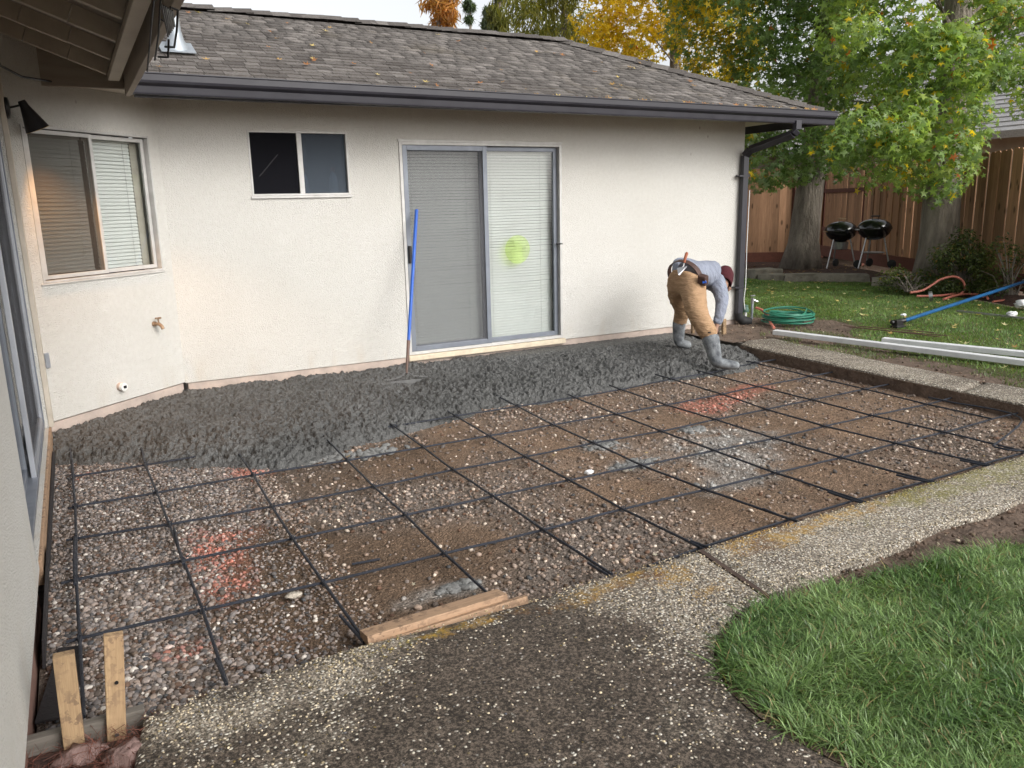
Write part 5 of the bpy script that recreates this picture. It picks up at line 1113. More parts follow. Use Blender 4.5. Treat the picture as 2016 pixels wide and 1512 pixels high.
# ---- edging slabs in front of the bed
def slab(pts, z0, z1, label, seed):
    r = random.Random(seed); m = MB(); P = [(p[0], p[1]) for p in pts]; n = len(P); v = []
    for k, (z, sh) in enumerate(((z0, 0), (z1 - .015, .01), (z1, .03))):
        cx = sum(p[0] for p in P) / n; cy = sum(p[1] for p in P) / n
        for p in P: v.append((p[0] + (cx - p[0]) * sh + r.uniform(-.012, .012), p[1] + (cy - p[1]) * sh + r.uniform(-.012, .012), z + r.uniform(-.008, .008)))
    f = [tuple(range(n))[::-1], tuple(range(2 * n, 3 * n))] + [(k * n + i, k * n + (i + 1) % n, (k + 1) * n + (i + 1) % n, (k + 1) * n + i) for k in range(2) for i in range(n)]
    m.add(v, f); return tag(m.build('edging_slab', MT['stone'], None), label, 'slab', 'stone slabs edging the bed')
def band(p, q, wd, n=6):
    a = Vector(p[:2]); b = Vector(q[:2]); d = (b - a); nrm = Vector((-d.y, d.x)).normalized() * wd; r = random.Random(int(p[0] * 100))
    return [a + d * i / n + nrm * r.uniform(-.1, .1) for i in range(n + 1)] + [b + nrm - d * i / n + nrm * r.uniform(-.15, .15) for i in range(n + 1)]
gp = lambda x, y, z=-.05: on(x, y, 'z', z)
slab(band(gp(1545, 552), gp(1712, 553), .34), -.10, .06, 'long stone slab edging the bed in front of the grills', 1)
slab(band(gp(1492, 549), gp(1542, 551), .34), -.10, .04, 'short stone slab left of the long slab, before the left tree', 2)
slab(band(gp(1462, 545), gp(1489, 548), .6), -.10, .10, 'thick stone slab at the bed end behind the downspout', 3)
slab(band(gp(1716, 560), gp(1762, 563), .42), -.12, .07, 'tilted stone slab just right of the grills', 4)
slab(band(gp(1764, 566), gp(1800, 571), .36), -.12, .02, 'low sunken stone slab by the shrub foot', 5)

# ---- fence
F0 = np.array([12.75, 4.60]); FD = np.array([.5, .866])
fence = empty('fence', (12.75, 4.60, 0), 'tall redwood board fence with dog-eared tops behind the grills', 'fence')
def board_mesh(wd, h, th=.018):
    e = .032; m = MB(); P = [(-wd / 2, 0), (wd / 2, 0), (wd / 2, h - e), (wd / 2 - e, h), (-wd / 2 + e, h), (-wd / 2, h - e)]; n = 6
    v = [(p[0], -th / 2, p[1]) for p in P] + [(p[0], th / 2, p[1]) for p in P]
    m.add(v, [tuple(range(n)), tuple(range(n, 2 * n))[::-1]] + [(i, (i + 1) % n, n + (i + 1) % n, n + i) for i in range(n)][::-1]); return m.mesh('fence_board', MT['fence'])
bms = [board_mesh(w_, h_) for w_, h_ in ((.145, 1.89), (.149, 1.90), (.141, 1.88), (.147, 1.91))]
ang_f = math.atan2(FD[1], FD[0]); PV = Vector((-FD[1], FD[0], 0))         # PV points away from the lawn side? camera side is -PV x
side = -1 if (np.dot(np.array([-FD[1], FD[0]]), CAM[:2] - F0) < 0) else 1; PV = PV * side    # towards the camera
s_ = -8.0; i = 0
while s_ < 6.4:
    p = F0 + FD * (s_ + .07); inner = (.35 < s_ < 2.9)
    o = bpy.data.objects.new('fence_board', bms[random.randrange(4)]); link(o, fence)
    dz = .21 + random.uniform(-.012, .012); dpt = -.055 if inner else (.0 if i % 2 else .014)
    o.matrix_basis = Matrix.Translation((p[0] + PV.x * dpt, p[1] + PV.y * dpt, dz)) @ Matrix.Rotation(ang_f + random.uniform(-.02, .02), 4, 'Z') @ Matrix.Rotation(random.uniform(-.007, .007), 4, 'Y')
    s_ += .156; i += 1
def along(s, off, z): p = F0 + FD * s; return (p[0] + PV.x * off, p[1] + PV.y * off, z)
m = MB(); m.beam(along(-8, .03, .11), along(6.4, .03, .11), .04, .26); m.build('kickboard', MT['rail'], fence, bevel=.004)
for z in (1.6, .66):
    m = MB(); m.beam(along(.35, -.01, z), along(2.95, -.01, z), .04, .09); m.build('rail', MT['rail'], fence, bevel=.004)
for s in (.33, 2.98):
    m = MB(); m.beam(along(s, -.03, -.1), along(s, -.03, 2.0), .09, .09, (1, 0, 0)); m.build('fence_post', MT['post'], fence, bevel=.006)
f2 = empty('fence', (10.5, 6.3, 0), 'shaded brown board fence section left of the left tree', 'fence'); d2_ = np.array([-.80, .60]); P2 = np.array([11.65, 5.75]); a2 = math.atan2(d2_[1], d2_[0])
for i in range(26):
    p = P2 + d2_ * (.1 + .146 * i); o = bpy.data.objects.new('fence_board', bms[random.randrange(4)]); link(o, f2)
    o.matrix_basis = Matrix.Translation((p[0], p[1], .20 + random.uniform(-.01, .01))) @ Matrix.Rotation(a2 + random.uniform(-.03, .03), 4, 'Z')
m = MB(); q0 = P2; q1 = P2 + d2_ * 3.9; nn = np.array([-d2_[1], d2_[0]]); nn = nn * (1 if np.dot(nn, CAM[:2] - P2) > 0 else -1)
m.beam((q0[0] + nn[0] * .03, q0[1] + nn[1] * .03, .11), (q1[0] + nn[0] * .03, q1[1] + nn[1] * .03, .11), .04, .26); m.build('kickboard', MT['rail'], f2, bevel=.004)
m = MB(); m.beam((q0[0], q0[1], -.1), (q0[0], q0[1], 2.0), .10, .10, (1, 0, 0)); m.build('fence_post', MT['post'], f2, bevel=.006)

# ---- neighbour's house behind the fence
nb = empty('neighbour_house', (22, 6, 0), 'neighbouring house with pale grey shingle roof behind the fence', 'house')
m = MB(); m.span((16.0, -6.0, 0), (26, 13.0, 2.9)); m.build('wall', plain('tan_siding', (.45, .40, .33), None, 3, .85), nb)
m = MB(); m.add([(15.3, -6.6, 2.75), (15.3, 13.6, 2.75), (21, 13.6, 5.9), (21, -6.6, 5.9), (26.7, -6.6, 2.75), (26.7, 13.6, 2.75), (15.3, -6.6, 2.62), (15.3, 13.6, 2.62)], [(0, 1, 2, 3), (3, 2, 5, 4), (6, 7, 1, 0)]); nr = m.build('roof', MT['roofn'], nb)
cm_ = MB(); cm_.add([(0, -.5, 0), (0, .5, 0), (.20, .5, .12), (.2, -.5, .12), (0, -.5, -.03), (0, .5, -.03)], [(0, 1, 2, 3), (4, 5, 1, 0)])
SVn = []; 
for k in range(26):
    x0 = 15.3 + k * .215; z0 = 2.75 + (x0 - 15.3) * (3.15 / 5.7)
    SVn.append((x0, z0))
m = MB()
for x0, z0 in SVn: m.add([(x0, -6.6, z0 + .03), (x0, 13.6, z0 + .03), (x0 + .215, 13.6, z0 + .122), (x0 + .215, -6.6, z0 + .122), (x0, -6.6, z0), (x0, 13.6, z0)], [(0, 1, 2, 3), (4, 5, 1, 0)])
tag(m.build('shingle_courses', MT['roofn'], nb), kind='stuff')

# ================================================================== TREES AND PLANTS
def star_leaf():
    pts = [(0, 0, 0)]
    for k in range(10):
        a = math.pi / 2 + 2 * math.pi * k / 10; rr = (1.0 if k % 2 == 0 else .40); 
        if k == 5: rr = .15
        pts.append((rr * math.cos(a), rr * math.sin(a), -.22 * rr * rr))
    return np.array(pts), np.array([(0, 1 + k, 1 + (k + 1) % 10) for k in range(10)])
def oval_leaf(asp=.42):
    v = np.array([(0, -1, 0), (asp, -.2, .08), (0, 1, -.15), (-asp, -.2, .08)], float); return v, np.array([(0, 1, 2), (0, 2, 3)])
def narrow_leaf(): return oval_leaf(.14)
def clump_leaves(cl, dens, size, seed, tmpl, droop=.55, flat=.8):
    """cl: list of (x,y,z,r); returns V,F, leaf centres, clump index"""
    r = np.random.default_rng(seed); L = []; N = []; idx = []
    for i, (x, y, z, rad) in enumerate(cl):
        n = max(6, int(dens * rad * rad)); d = r.normal(size=(n, 3)); d /= np.linalg.norm(d, axis=1)[:, None]
        q = d * (rad * r.uniform(.25, 1.05, n) ** .6)[:, None] * np.array([1, 1, flat]); L.append(q + np.array([x, y, z])); N.append(d); idx.append(np.full(n, i))
    L = np.vstack(L); N = np.vstack(N); idx = np.concatenate(idx); n = len(L)
    nr = N * .7 + r.normal(size=(n, 3)) * .55 + np.array([0, 0, .55]) + (CAM[None] - L) / np.linalg.norm(CAM[None] - L, axis=1)[:, None] * 0.0
    nr /= np.linalg.norm(nr, axis=1)[:, None]
    tip = N * .5 + r.normal(size=(n, 3)) * .5 + np.array([0, 0, -droop * 1.6]); tip -= nr * (tip * nr).sum(1)[:, None]; tip /= np.linalg.norm(tip, axis=1)[:, None] + 1e-9
    sx = np.cross(tip, nr); Rm = np.stack([sx, tip, nr], 2); s = size * r.uniform(.65, 1.2, n)
    V, F = scatter(tmpl[0], tmpl[1], L, Rm, s); return V, F, L, idx, len(tmpl[0])
def limb(m, pts, r0, r1, n=8):
    k = len(pts); m.tube(pts, [r0 + (r1 - r0) * i / (k - 1) for i in range(k)], n)
def trunk(name, base, top, r0, r1, parent, seed, flare=1.5, mat='bark'):
    r = random.Random(seed); b = Vector(base); t = Vector(top); n = 14; m = MB(); v = []; K = 20
    for i in range(n + 1):
        u = i / n; c = b + (t - b) * u + Vector((math.sin(u * 5 + seed) * .04, math.cos(u * 4 + seed) * .04, 0)); rad = r0 + (r1 - r0) * u
        rad *= 1 + (flare - 1) * math.exp(-u * (t - b).length / .28)
        for k in range(K):
            a = 2 * math.pi * k / K; rr = rad * (1 + .05 * math.sin(3 * a + seed) + .035 * math.sin(7 * a + u * 6) * 1 + (flare - 1) * .25 * math.exp(-u * (t - b).length / .2) * math.sin(5 * a + 1)) + r.uniform(-.006, .006)
            v.append(c + Vector((math.cos(a), math.sin(a), 0)) * rr)
    f = [(i * K + k, i * K + (k + 1) % K, (i + 1) * K + (k + 1) % K, (i + 1) * K + k) for i in range(n) for k in range(K)] + [tuple(range(K))[::-1], tuple(n * K + k for k in range(K))]
    m.add(v, f); return m.build(name, MT[mat], parent, 2)
def leafcol(L, idx, seed, pal, var=.3, shade=None):
    r = np.random.default_rng(seed); n = len(L); ci = r.random(idx.max() + 1)[idx]; t = np.clip(ci * .6 + r.random(n) * .5, 0, .999) * (len(pal) - 1); i = t.astype(int); f = (t - i)[:, None]; P = np.array(pal)
    c = P[i] * (1 - f) + P[np.minimum(i + 1, len(pal) - 1)] * f; return c * r.uniform(1 - var, 1 + var, (n, 1))
GREEN = [(.10, .17, .065), (.14, .225, .085), (.19, .285, .11), (.25, .33, .165)]
LIME = [(.10, .17, .03), (.16, .23, .04), (.22, .28, .05)]
GOLD = [(.38, .30, .03), (.58, .43, .03), (.68, .48, .03), (.48, .42, .05)]
def in_any(x, y, els): return any(((x - a) / c) ** 2 + ((y - b) / d) ** 2 < 1 for a, b, c, d in els)
def tree(name, label, base, top, r0, r1, clumps, pal, dens, size, seed, tmpl, group=None, mats='leaf', goldmix=None, flare=1.5, branch=True, droop=.55):
    t = empty(name, base, label, 'tree', group); tr = trunk('trunk', base, top, r0, r1, t, seed, flare)
    if branch:
        m = MB(); r = random.Random(seed); b = Vector(base); tp = Vector(top)
        for (x, y, z, rad) in clumps:
            if r.random() < .1:
                e = Vector((x, y, z)); u = min(.98, max(.22, (e.z - b.z - (e - b).xy.length * .45) / (tp.z - b.z))); s0 = b + (tp - b) * u; mid = s0.lerp(e, .5) + Vector((r.uniform(-.2, .2), r.uniform(-.2, .2), .15 + r.random() * .25))
                k = max(.012, .035 * (1 - u * .5)); limb(m, [s0, s0.lerp(mid, .6), mid, mid.lerp(e, .6), e], k, .006, 6)
        m.build('branches', MT['bark'], t, True)
    V, F, L, idx, k = clump_leaves(clumps, dens, size, seed, tmpl, droop); c = leafcol(L, idx, seed + 1, pal)
    if goldmix is not None:
        gm = goldmix(L); rr2 = np.random.default_rng(seed + 5); g2 = leafcol(L, idx, seed + 2, GOLD); hit = (rr2.random(len(L)) < gm)[:, None]; c = np.where(hit, g2, c)
        ln = rr2.random(len(L)) < .004; c[ln] = np.array([.45, .14, .03])
    tag(fast('crown', V, F, MT[mats], t, np.repeat(c, k, 0)), kind='stuff'); return t
STAR = star_leaf(); rq = np.random.default_rng(40)
def crown_px(xs, ys, step, depth, dd, rad, keep, seed):
    """clump centres of a crown measured from the photo, spread in depth about the trunk"""
    r = np.random.default_rng(seed); out = []
    for x in np.arange(xs[0], xs[1], step):
        for y in np.arange(ys[0], ys[1], step):
            px, py = x + r.uniform(-.5, .5) * step, y + r.uniform(-.5, .5) * step
            if not keep(px, py): continue
            p = at(px, py, depth + r.uniform(-dd, dd)); out.append((*p, rad * r.uniform(.7, 1.25)))
    return out
T1 = np.array([10.45, 4.35, .02]); T2 = np.array([9.75, .95, 0.0])
SKY = [(1312, 130, 38, 62), (1290, 165, 55, 30), (1405, 150, 20, 50), (1385, 60, 28, 26), (1440, 40, 16, 20), (1370, 175, 22, 22), (1470, 150, 12, 14), (1640, 300, 26, 18), (1500, 315, 26, 14), (1690, 312, 24, 14)]
def low1(x):  # lower outline of the left tree's crown
    return np.interp(x, [1180, 1330, 1470, 1500, 1560, 1610, 1660, 1700, 1740], [110, 190, 380, 372, 345, 335, 335, 330, 300])
def low2(x): return np.interp(x, [1600, 1690, 1740, 1770, 1800, 1850, 1890, 1915, 1935, 2030], [250, 330, 372, 350, 380, 395, 385, 290, 225, 235])
c1 = crown_px((1330, 1760), (-330, 390), 35, 15.6, 1.7, .42, lambda x, y: y < low1(x) + 4 and not in_any(x, y, SKY) and x < 1720 + rq.uniform(-60, 20), 3)
c1 += [(T1[0] + rq.normal() * 1.9, T1[1] + rq.normal() * 1.9, rq.uniform(6.0, 10), .55) for _ in range(70)]
tree('sweetgum_tree', 'green star-leaved tree left of the grills, its crown over the roof corner', T1, T1 + np.array([.25, -.15, 7.5]), .31, .10, c1, GREEN, 620, .082, 50, STAR, 'trees before the fence', goldmix=lambda L: .015 + .5 * sst(1520, 1400, pix(L)[0]), flare=1.35)
c2 = crown_px((1650, 2060), (-330, 420), 38, 12.6, 1.5, .36, lambda x, y: y < low2(x) + 4 and not (1800 < x < 1860 and y < 70) and not in_any(x, y, [(1960, 250, 50, 45), (1700, 318, 26, 18)]), 4)
c2 += [(T2[0] + rq.normal() * 1.7, T2[1] + rq.normal() * 1.7, rq.uniform(5.5, 9.5), .55) for _ in range(60)]
pal2 = [(.11, .18, .065), (.155, .24, .08), (.21, .31, .095), (.28, .37, .115), (.36, .44, .11)]
c2 += crown_px((1760, 1925), (60, 375), 40, 11.5, .5, .30, lambda x, y: y < low2(x), 14)
tree('sweetgum_tree', 'large star-leaved tree right of the grills with pale green hanging leaves', T2, T2 + np.array([.15, .1, 8.0]), .30, .11, c2, pal2, 680, .074, 60, STAR, 'trees before the fence', goldmix=lambda L: .035 + .25 * (np.hypot(pix(L)[0] - 1780, pix(L)[1] - 345) < 22), flare=1.4)
# golden tree behind the roof
gx = lambda L: np.clip(.97 - (pix(L)[0] - 1330) / 300, .3, .97)
c3 = crown_px((1165, 1500), (-220, 190), 42, 22, 2.2, .62, lambda x, y: y < np.interp(x, [1150, 1200, 1300, 1340, 1420, 1500], [75, 120, 150, 190, 200, 210]) and not in_any(x, y, SKY[:6]), 5)
tree('golden_tree', 'golden yellow autumn tree rising behind the roof hip', at(1330, 480, 23), at(1330, -150, 23), .28, .08, c3, GREEN, 430, .105, 70, STAR, 'trees behind the house', goldmix=gx)
# weeping tree
c4 = crown_px((985, 1190), (-260, 110), 40, 27, 2.0, .75, lambda x, y: ((x - 1085) / 95) ** 2 + ((y + 60) / 190) ** 2 < 1, 6)
c4 = c4 + [(x, y, z - .5, r_ * .7) for x, y, z, r_ in c4]
tree('weeping_tree', 'drooping olive green tree behind the roof ridge', at(1110, 520, 27), at(1110, -120, 27), .25, .08, c4, [(.10, .13, .04), (.18, .20, .05), (.30, .28, .06), (.13, .16, .08)], 330, .17, 80, narrow_leaf(), 'trees behind the house', droop=1.6)
# orange conifer, cypresses
def conifer(name, label, px, pyb, pyt, depth, wpx, pal, seed, size, dens=1.0):
    b = at(px, pyb, depth); t = at(px, pyt, depth); t[0:2] = b[0:2]; H = t[2] - b[2]; W = wpx / FPX * depth / 2; r = np.random.default_rng(seed); cl = []
    for k in range(int(60 * dens)):
        u = r.random(); rad = W * (1 - u) ** .7 + .12; a = r.random() * 2 * np.pi; q = rad * r.random() ** .5 * .8; cl.append((b[0] + q * math.cos(a), b[1] + q * math.sin(a), b[2] + H * u, .28 * W + .12))
    tree(name, label, b, t, .22, .04, cl, pal, 420 / max(.3, W), size, seed, narrow_leaf(), 'trees behind the house', branch=False, droop=.8)
conifer('redwood_tree', 'orange tinted conifer above the middle of the ridge', 880, 420, -120, 38, 130, [(.32, .17, .06), (.5, .26, .08), (.58, .33, .12)], 90, .30, 1.6)
conifer('cypress_tree', 'slim dark cypress just right of the orange conifer', 937, 420, 10, 45, 26, [(.07, .10, .06), (.10, .14, .08)], 91, .28)
conifer('cypress_tree', 'slimmest low cypress showing just above the ridge', 968, 420, 38, 50, 22, [(.08, .11, .07), (.12, .15, .10)], 92, .28)
conifer('cypress_tree', 'taller yellow-green cypress beside the weeping tree', 992, 420, -40, 36, 60, [(.12, .14, .05), (.18, .18, .05), (.09, .11, .05)], 93, .25)
# a hedge of far trees further right, behind the neighbour
c5 = crown_px((1880, 2080), (-150, 210), 48, 30, 2, .9, lambda x, y: y < 205, 8)
tree('far_tree', 'pale golden tree showing behind the neighbouring roof', at(1985, 420, 30), at(1985, -100, 30), .3, .1, c5, [(.20, .18, .05), (.36, .26, .06), (.16, .17, .06)], 180, .14, 95, STAR, 'trees behind the house')
# shrubs by the fence
def shrub(label, cl, pal, size, dens, seed, base):
    t = empty('shrub', base, label, 'shrub', 'shrubs along the fence'); m = MB(); r = random.Random(seed); b = Vector(base)
    for x, y, z, rad in cl:
        e = Vector((x, y, z)); limb(m, [b + Vector((r.uniform(-.1, .1), r.uniform(-.1, .1), 0)), b.lerp(e, .55) + Vector((0, 0, .08)), e], .013, .004, 5)
    m.build('stems', MT['bark'], t, True); V, F, L, idx, k = clump_leaves(cl, dens, size, seed, oval_leaf(.42), .1); c = leafcol(L, idx, seed, pal, .4)
    r2 = np.random.default_rng(seed); br = r2.random(len(L)) < .03; c[br] = np.array([.30, .16, .06]); tag(fast('foliage', V, F, MT['leaf'], t, np.repeat(c, k, 0)), kind='stuff')
rs = np.random.default_rng(12)
def shr(px0, px1, pyt, pyb, depth, n, rad):
    out = []
    for _ in range(n):
        u, v = rs.random(), rs.random(); x = px0 + (px1 - px0) * u; top = pyt + (pyb - pyt) * (2 * abs(u - .45)) ** 2 * .55; y = top + (pyb - top) * v; p = at(x, y, depth + rs.uniform(-.35, .35)); p[2] = max(p[2], .05); out.append((*p, rad * rs.uniform(.7, 1.3)))
    return out
SG = [(.03, .05, .018), (.05, .075, .025), (.085, .115, .035), (.13, .16, .05)]
shrub('dense rounded green shrub at the foot of the right tree', shr(1848, 1955, 462, 578, 12.4, 46, .18), SG, .030, 4200, 101, at(1900, 574, 12.4) * np.array([1, 1, 0]) + np.array([0, 0, -.03]))
shrub('low loose shrub left of the right tree trunk', shr(1735, 1850, 530, 574, 12.6, 24, .13), SG, .030, 3200, 102, at(1795, 572, 12.3) * np.array([1, 1, 0]))
shrub('sparse twiggy shrub at the right edge against the fence', shr(1930, 2045, 470, 590, 11.6, 26, .14), SG, .030, 1700, 103, at(1985, 586, 11.6) * np.array([1, 1, 0]))
# ---- fallen leaves
def leaves_on(name, P, N, size, seed, pal, label):
    r = np.random.default_rng(seed); n = len(P); V, F = scatter(STAR[0] * np.array([1, 1, -1.2]), STAR[1], P, rots(n, .5, r) if N is None else np.einsum('ij,njk->nik', N, rots(n, .45, r)), size * r.uniform(.5, 1.15, n))
    pi = np.array(pal)[r.integers(0, len(pal), n)] * r.uniform(.7, 1.2, (n, 1)); return tag(fast(name, V, F, MT['litter'], None, np.repeat(pi, 11, 0)), label, 'leaves', kind='stuff')
r = np.random.default_rng(3); n = 300; x = r.uniform(4.2, 9.6, n); y = r.uniform(-3.5, 4.2, n); k = inpoly(x, y, LAWN); x, y = x[k], y[k]
LP = [(.55, .42, .14), (.62, .50, .20), (.40, .26, .09), (.60, .55, .28)]
leaves_on('fallen_leaves', np.stack([x, y, lawn_z(x, y) + .03], 1), None, .042, 31, LP, 'yellow leaves fallen over the mown lawn')
n = 330; x = r.uniform(-2.2, 4.9, n); s = r.uniform(0, 2.3, n); edge = r.random(n) < .82; s[edge] = r.uniform(-.06, .06, edge.sum()); k = x < EXR - s * cs - .1; x, s = x[k], s[k]
rn = np.array(Matrix.Rotation(ang, 3, 'X')); leaves_on('fallen_leaves', np.stack([x, -OV + s * cs - .01, EZ + s * sn + .005], 1), rn, .04, 32, [(.45, .27, .08), (.36, .16, .06), (.55, .42, .15), (.28, .17, .08)], 'dry orange and yellow leaves scattered on the shingle roof')
n = 60; x = r.uniform(-2, 3.2, n); y = r.uniform(-4.7, -2.3, n); leaves_on('fallen_leaves', np.stack([x, y, -.185 + 0 * x], 1), None, .014, 33, [(.5, .46, .35), (.45, .33, .15)], 'tiny dry leaf bits on the gravel bed')
n = 260; x = r.uniform(8.6, 11.6, n); y = r.uniform(.2, 5.5, n); k = inpoly(x, y, BED); x, y = x[k], y[k]; leaves_on('fallen_leaves', np.stack([x, y, .03 + 0 * x], 1), None, .045, 34, [(.26, .15, .07), (.18, .10, .05), (.35, .24, .10)], 'brown leaves lying on the mulch bed before the fence')

# ================================================================== WORKER
def skin(name, J, E, mat, parent, root=0, sub=2, wrinkle=0, wscale=.06):
    me = bpy.data.meshes.new(name); me.from_pydata([tuple(map(float, j[:3])) for j in J], E, []); o = link(bpy.data.objects.new(name, me), parent)
    md = o.modifiers.new('skin', 'SKIN'); md.use_smooth_shade = True; md.branch_smoothing = .6
    for i, j in enumerate(J):
        sv = me.skin_vertices[0].data[i]; rr = j[3]; sv.radius = (rr, rr) if not hasattr(rr, '__len__') else rr; sv.use_root = (i == root)
    me.materials.append(mat); o.modifiers.new('sub', 'SUBSURF').render_levels = sub; o.modifiers['sub'].levels = sub
    if wrinkle:
        tx = bpy.data.textures.new(name + '_folds', 'CLOUDS'); tx.noise_scale = wscale; tx.noise_depth = 2
        d = o.modifiers.new('folds', 'DISPLACE'); d.texture = tx; d.strength = wrinkle; d.mid_level = .5; d.texture_coords = 'GLOBAL'
    return o
def J(px, py, dep, r): return (*at(px, py, dep), r)
person = empty('person', on(1372, 700, 'z', -.12), 'worker bent double in grey shirt, tan trousers, rubber boots and maroon cap', 'person')
PEL = J(1346, 553, 8.10, (.180, .155))
jt = [PEL, J(1329, 560, 8.22, .142), J(1371, 565, 7.98, .150), J(1334, 588, 8.34, .108), J(1345, 610, 8.46, .086), J(1339, 628, 8.52, .082), J(1337, 642, 8.54, .07),
      J(1367, 592, 7.90, .126), J(1373, 618, 7.80, .108), J(1384, 638, 7.74, .098), J(1396, 658, 7.70, .094), J(1400, 668, 7.69, .07), J(1350, 538, 8.12, (.18, .15))]
skin('trousers', jt, [(0, 1), (0, 2), (1, 3), (3, 4), (4, 5), (5, 6), (2, 7), (7, 8), (8, 9), (9, 10), (10, 11), (0, 12)], MT['pant'], person, 0, 3, .022, .035)
# shirt: waist, back, chest, shoulders, both arms
js = [J(1352, 537, 8.12, (.172, .150)), J(1372, 532, 8.20, (.185, .165)), J(1393, 540, 8.28, (.185, .175)), J(1408, 554, 8.32, (.15, .14)),
      J(1416, 566, 8.16, .088), J(1422, 590, 8.05, .072), J(1418, 616, 8.02, .058), J(1411, 640, 8.02, .047),
      J(1396, 538, 8.50, .085), J(1362, 524, 8.56, .082), J(1331, 517, 8.50, .078), J(1334, 540, 8.56, .06), J(1340, 566, 8.62, .05)]
skin('shirt', js, [(0, 1), (1, 2), (2, 3), (3, 4), (4, 5), (5, 6), (6, 7), (2, 8), (8, 9), (9, 10), (10, 11), (11, 12)], MT['shirt'], person, 1, 3, .014, .04)
# body: spine, neck, head, forearms and hands with fingers, legs (mostly inside the clothes)
jb = [J(1347, 553, 8.10, .10), J(1380, 540, 8.24, .10), J(1408, 554, 8.33, .08), J(1415, 560, 8.40, .052), J(1419, 564, 8.46, .07), J(1421, 560, 8.50, .078), J(1424, 551, 8.52, .07),
      J(1418, 568, 8.16, .05), J(1424, 592, 8.05, .045), J(1419, 618, 8.02, .037), J(1410, 643, 8.02, .027), J(1407, 652, 8.02, .036), J(1405, 657, 8.02, .030),
      J(1372, 566, 7.98, .09), J(1374, 618, 7.80, .065), J(1402, 690, 7.68, .05), J(1331, 562, 8.22, .09), J(1343, 612, 8.48, .065), J(1336, 655, 8.55, .05),
      J(1396, 540, 8.50, .05), J(1333, 518, 8.50, .045), J(1341, 570, 8.62, .028), J(1343, 577, 8.62, .036)]
Eb = [(0, 1), (1, 2), (2, 3), (3, 4), (4, 5), (5, 6), (2, 7), (7, 8), (8, 9), (9, 10), (10, 11), (11, 12), (0, 13), (13, 14), (14, 15), (0, 16), (16, 17), (17, 18), (2, 19), (19, 20), (20, 21), (21, 22)]
hand = 12
for k, (dx, dd) in enumerate(((-5, -.03), (-3, -.01), (-1, .01), (1, .03))):
    jb.append(J(1405 + dx * .6, 661, 8.02 + dd, .0095)); a = len(jb) - 1; Eb.append((hand, a)); jb.append(J(1404 + dx, 666 - k % 2, 8.02 + dd * 1.1, .0085)); Eb.append((a, a + 1)); jb.append(J(1402 + dx, 670 - abs(k - 1.5), 8.02 + dd, .0075)); Eb.append((a + 1, a + 2))
jb.append(J(1411, 655, 8.0, .011)); Eb.append((11, len(jb) - 1)); jb.append(J(1412, 661, 7.99, .009)); Eb.append((len(jb) - 2, len(jb) - 1))
skin('body', jb, Eb, MT['skin'], person, 0, 2)
# face details and ear on the head
hd = Vector(at(1421, 562, 8.50)); fwd = Vector((.30, .62, -.72)).normalized(); upv = (Vector(at(1426, 545, 8.52)) - hd).normalized()
sdv = fwd.cross(upv).normalized()
m = MB(); m.tube([hd + fwd * .075 - upv * .0, hd + fwd * .105 - upv * .025, hd + fwd * .085 - upv * .035], [.012, .016, .012], 8)
for s in (-1, 1): m.tube([hd + sdv * s * .075, hd + sdv * s * .092 - upv * .01, hd + sdv * s * .08 - upv * .04], [.012, .018, .01], 8)
m.build('face', MT['skin'], person, True)
m = MB(); Mh = Matrix((sdv, fwd, upv)).transposed().to_4x4(); Mh.translation = Vector(at(1424.5, 547, 8.52))
m.lathe([(.098, -.075), (.104, -.07), (.106, -.03), (.104, .0), (.096, .045), (.072, .085), (.036, .106), (0, .110)], 24, Mh @ Matrix.Scale(1.12, 4, (0, 1, 0)), cap=False); m.build('knit_cap', MT['cap'], person, True)
# boots
def boot(shaft, foot, label, toe_w=.052):
    o = skin('boot', shaft + foot, [(i, i + 1) for i in range(len(shaft) + len(foot) - 1)], MT['boot'], person, 0, 2); 
    if label: o['label'] = label
    return o
boot([J(1397, 656, 7.70, .092), J(1400, 672, 7.69, .088), J(1405, 690, 7.68, .074), J(1408, 705, 7.67, .070)], [J(1411, 714, 7.66, .066), J(1428, 717, 7.63, (.055, .05)), J(1446, 719, 7.60, (.05, .04)), J(1457, 720, 7.58, (.036, .028))], 'concrete-smeared grey rubber boot, nearer foot')
boot([J(1338, 624, 8.52, .080), J(1337, 640, 8.54, .076), J(1336, 655, 8.56, .068), J(1336, 668, 8.57, .064)], [J(1338, 676, 8.58, .06), J(1350, 678, 8.56, .05), J(1362, 680, 8.54, .04)], 'dark rubber boot sunk in the concrete, further foot')
m = MB(); m.tube([at(1382, 654, 7.70), at(1397, 654.5, 7.61), at(1412, 657, 7.70), at(1398, 656.5, 7.79), at(1382, 654, 7.70)], .006, 6)
m.build('boot_rim', MT['rubber'], person, True)
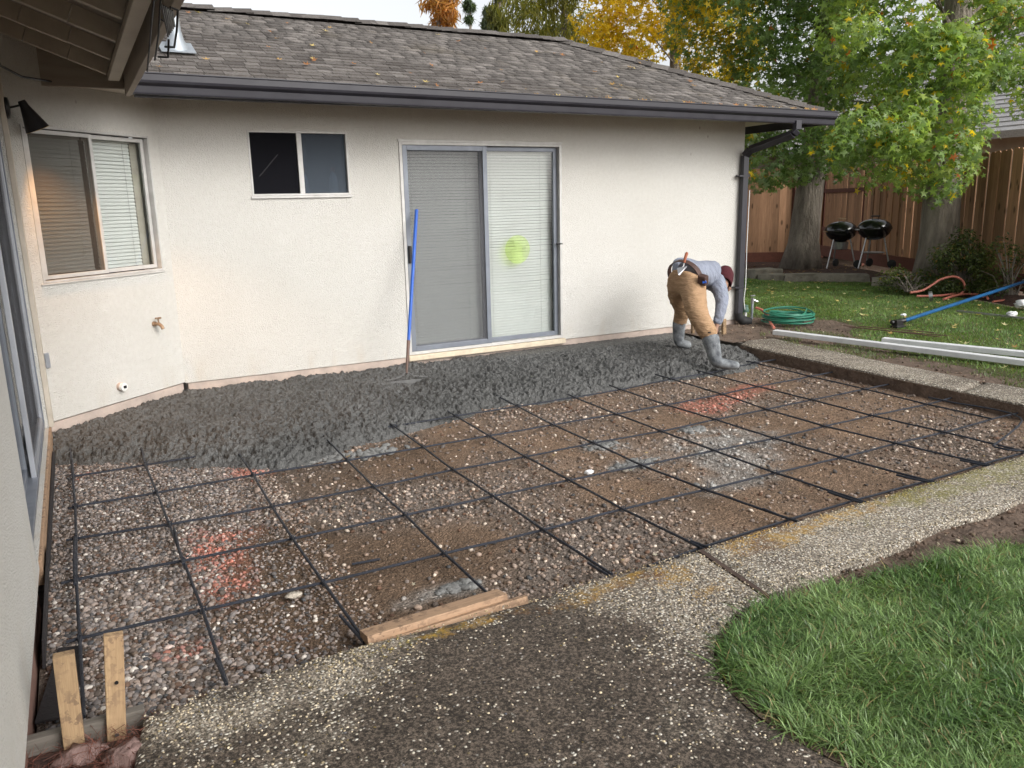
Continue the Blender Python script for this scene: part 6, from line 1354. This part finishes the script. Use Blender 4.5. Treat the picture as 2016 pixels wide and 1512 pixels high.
# tool belt round the waist
bx = Vector(at(1372, 533, 8.22)) - Vector(at(1340, 555, 8.06)); bx.normalize(); c0 = Vector(at(1348.5, 543, 8.11)); sideb = (Vector(at(1388, 556, 7.98)) - Vector(at(1318, 535, 8.24))).normalized(); sideb = (sideb - bx * sideb.dot(bx)).normalized(); upb = bx.cross(sideb)
m = MB(); K = 36; v = []; f = []
for i in range(K):
    a = 2 * math.pi * i / K; rad = sideb * math.cos(a) * .188 + upb * math.sin(a) * .160
    for k, (w_, ro) in enumerate(((-.030, 1.0), (.030, 1.0), (.030, 1.035), (-.030, 1.035))): v.append(c0 + rad * ro + bx * w_)
for i in range(K):
    j = (i + 1) % K
    for k in range(4): f.append((i * 4 + k, j * 4 + k, j * 4 + (k + 1) % 4, i * 4 + (k + 1) % 4))
m.add(v, f); tb = m.build('tool_belt', MT['leather'], person, True)
m = MB(); pc_ = Vector(at(1384, 551, 7.86)); m.box(pc_, (.09, .07, .10), Matrix((sideb, bx, upb)).transposed()); m.build('pouch', MT['leather'], tb, bevel=.012)
m = MB(); m.tube([at(1380, 546, 7.84), at(1387, 551, 7.82), at(1390, 556, 7.82), at(1383, 556, 7.82)], .012, 8); m.build('blue_clip', MT['blue'], tb, True)
# trowel stuck in the belt
tw = empty('trowel', at(1345, 535, 7.95), 'hand trowel with wooden handle stuck in the worker’s belt', 'trowel')
m = MB(); m.tube([at(1347, 517, 7.95), at(1349, 508, 7.95), at(1352, 499, 7.95), at(1353, 497, 7.95)], [.012, .015, .017, .012], 10); m.build('handle', MT['redh'], tw, True)
m = MB(); m.tube([at(1346.5, 518, 7.95), at(1346, 523, 7.94), at(1343, 527, 7.93)], .006, 8); m.build('shank', MT['steel'], tw, True)
m = MB(); P4 = [at(1333, 528, 7.93), at(1353, 524, 7.92), at(1338, 542, 7.89), at(1335, 541, 7.89)]; nv = (Vector(P4[1]) - Vector(P4[0])).cross(Vector(P4[2]) - Vector(P4[0])).normalized() * .003
m.add([Vector(p) + nv for p in P4] + [Vector(p) - nv for p in P4], [(0, 1, 2, 3), (7, 6, 5, 4), (0, 4, 5, 1), (1, 5, 6, 2), (2, 6, 7, 3), (3, 7, 4, 0)]); m.build('blade', MT['steel'], tw)
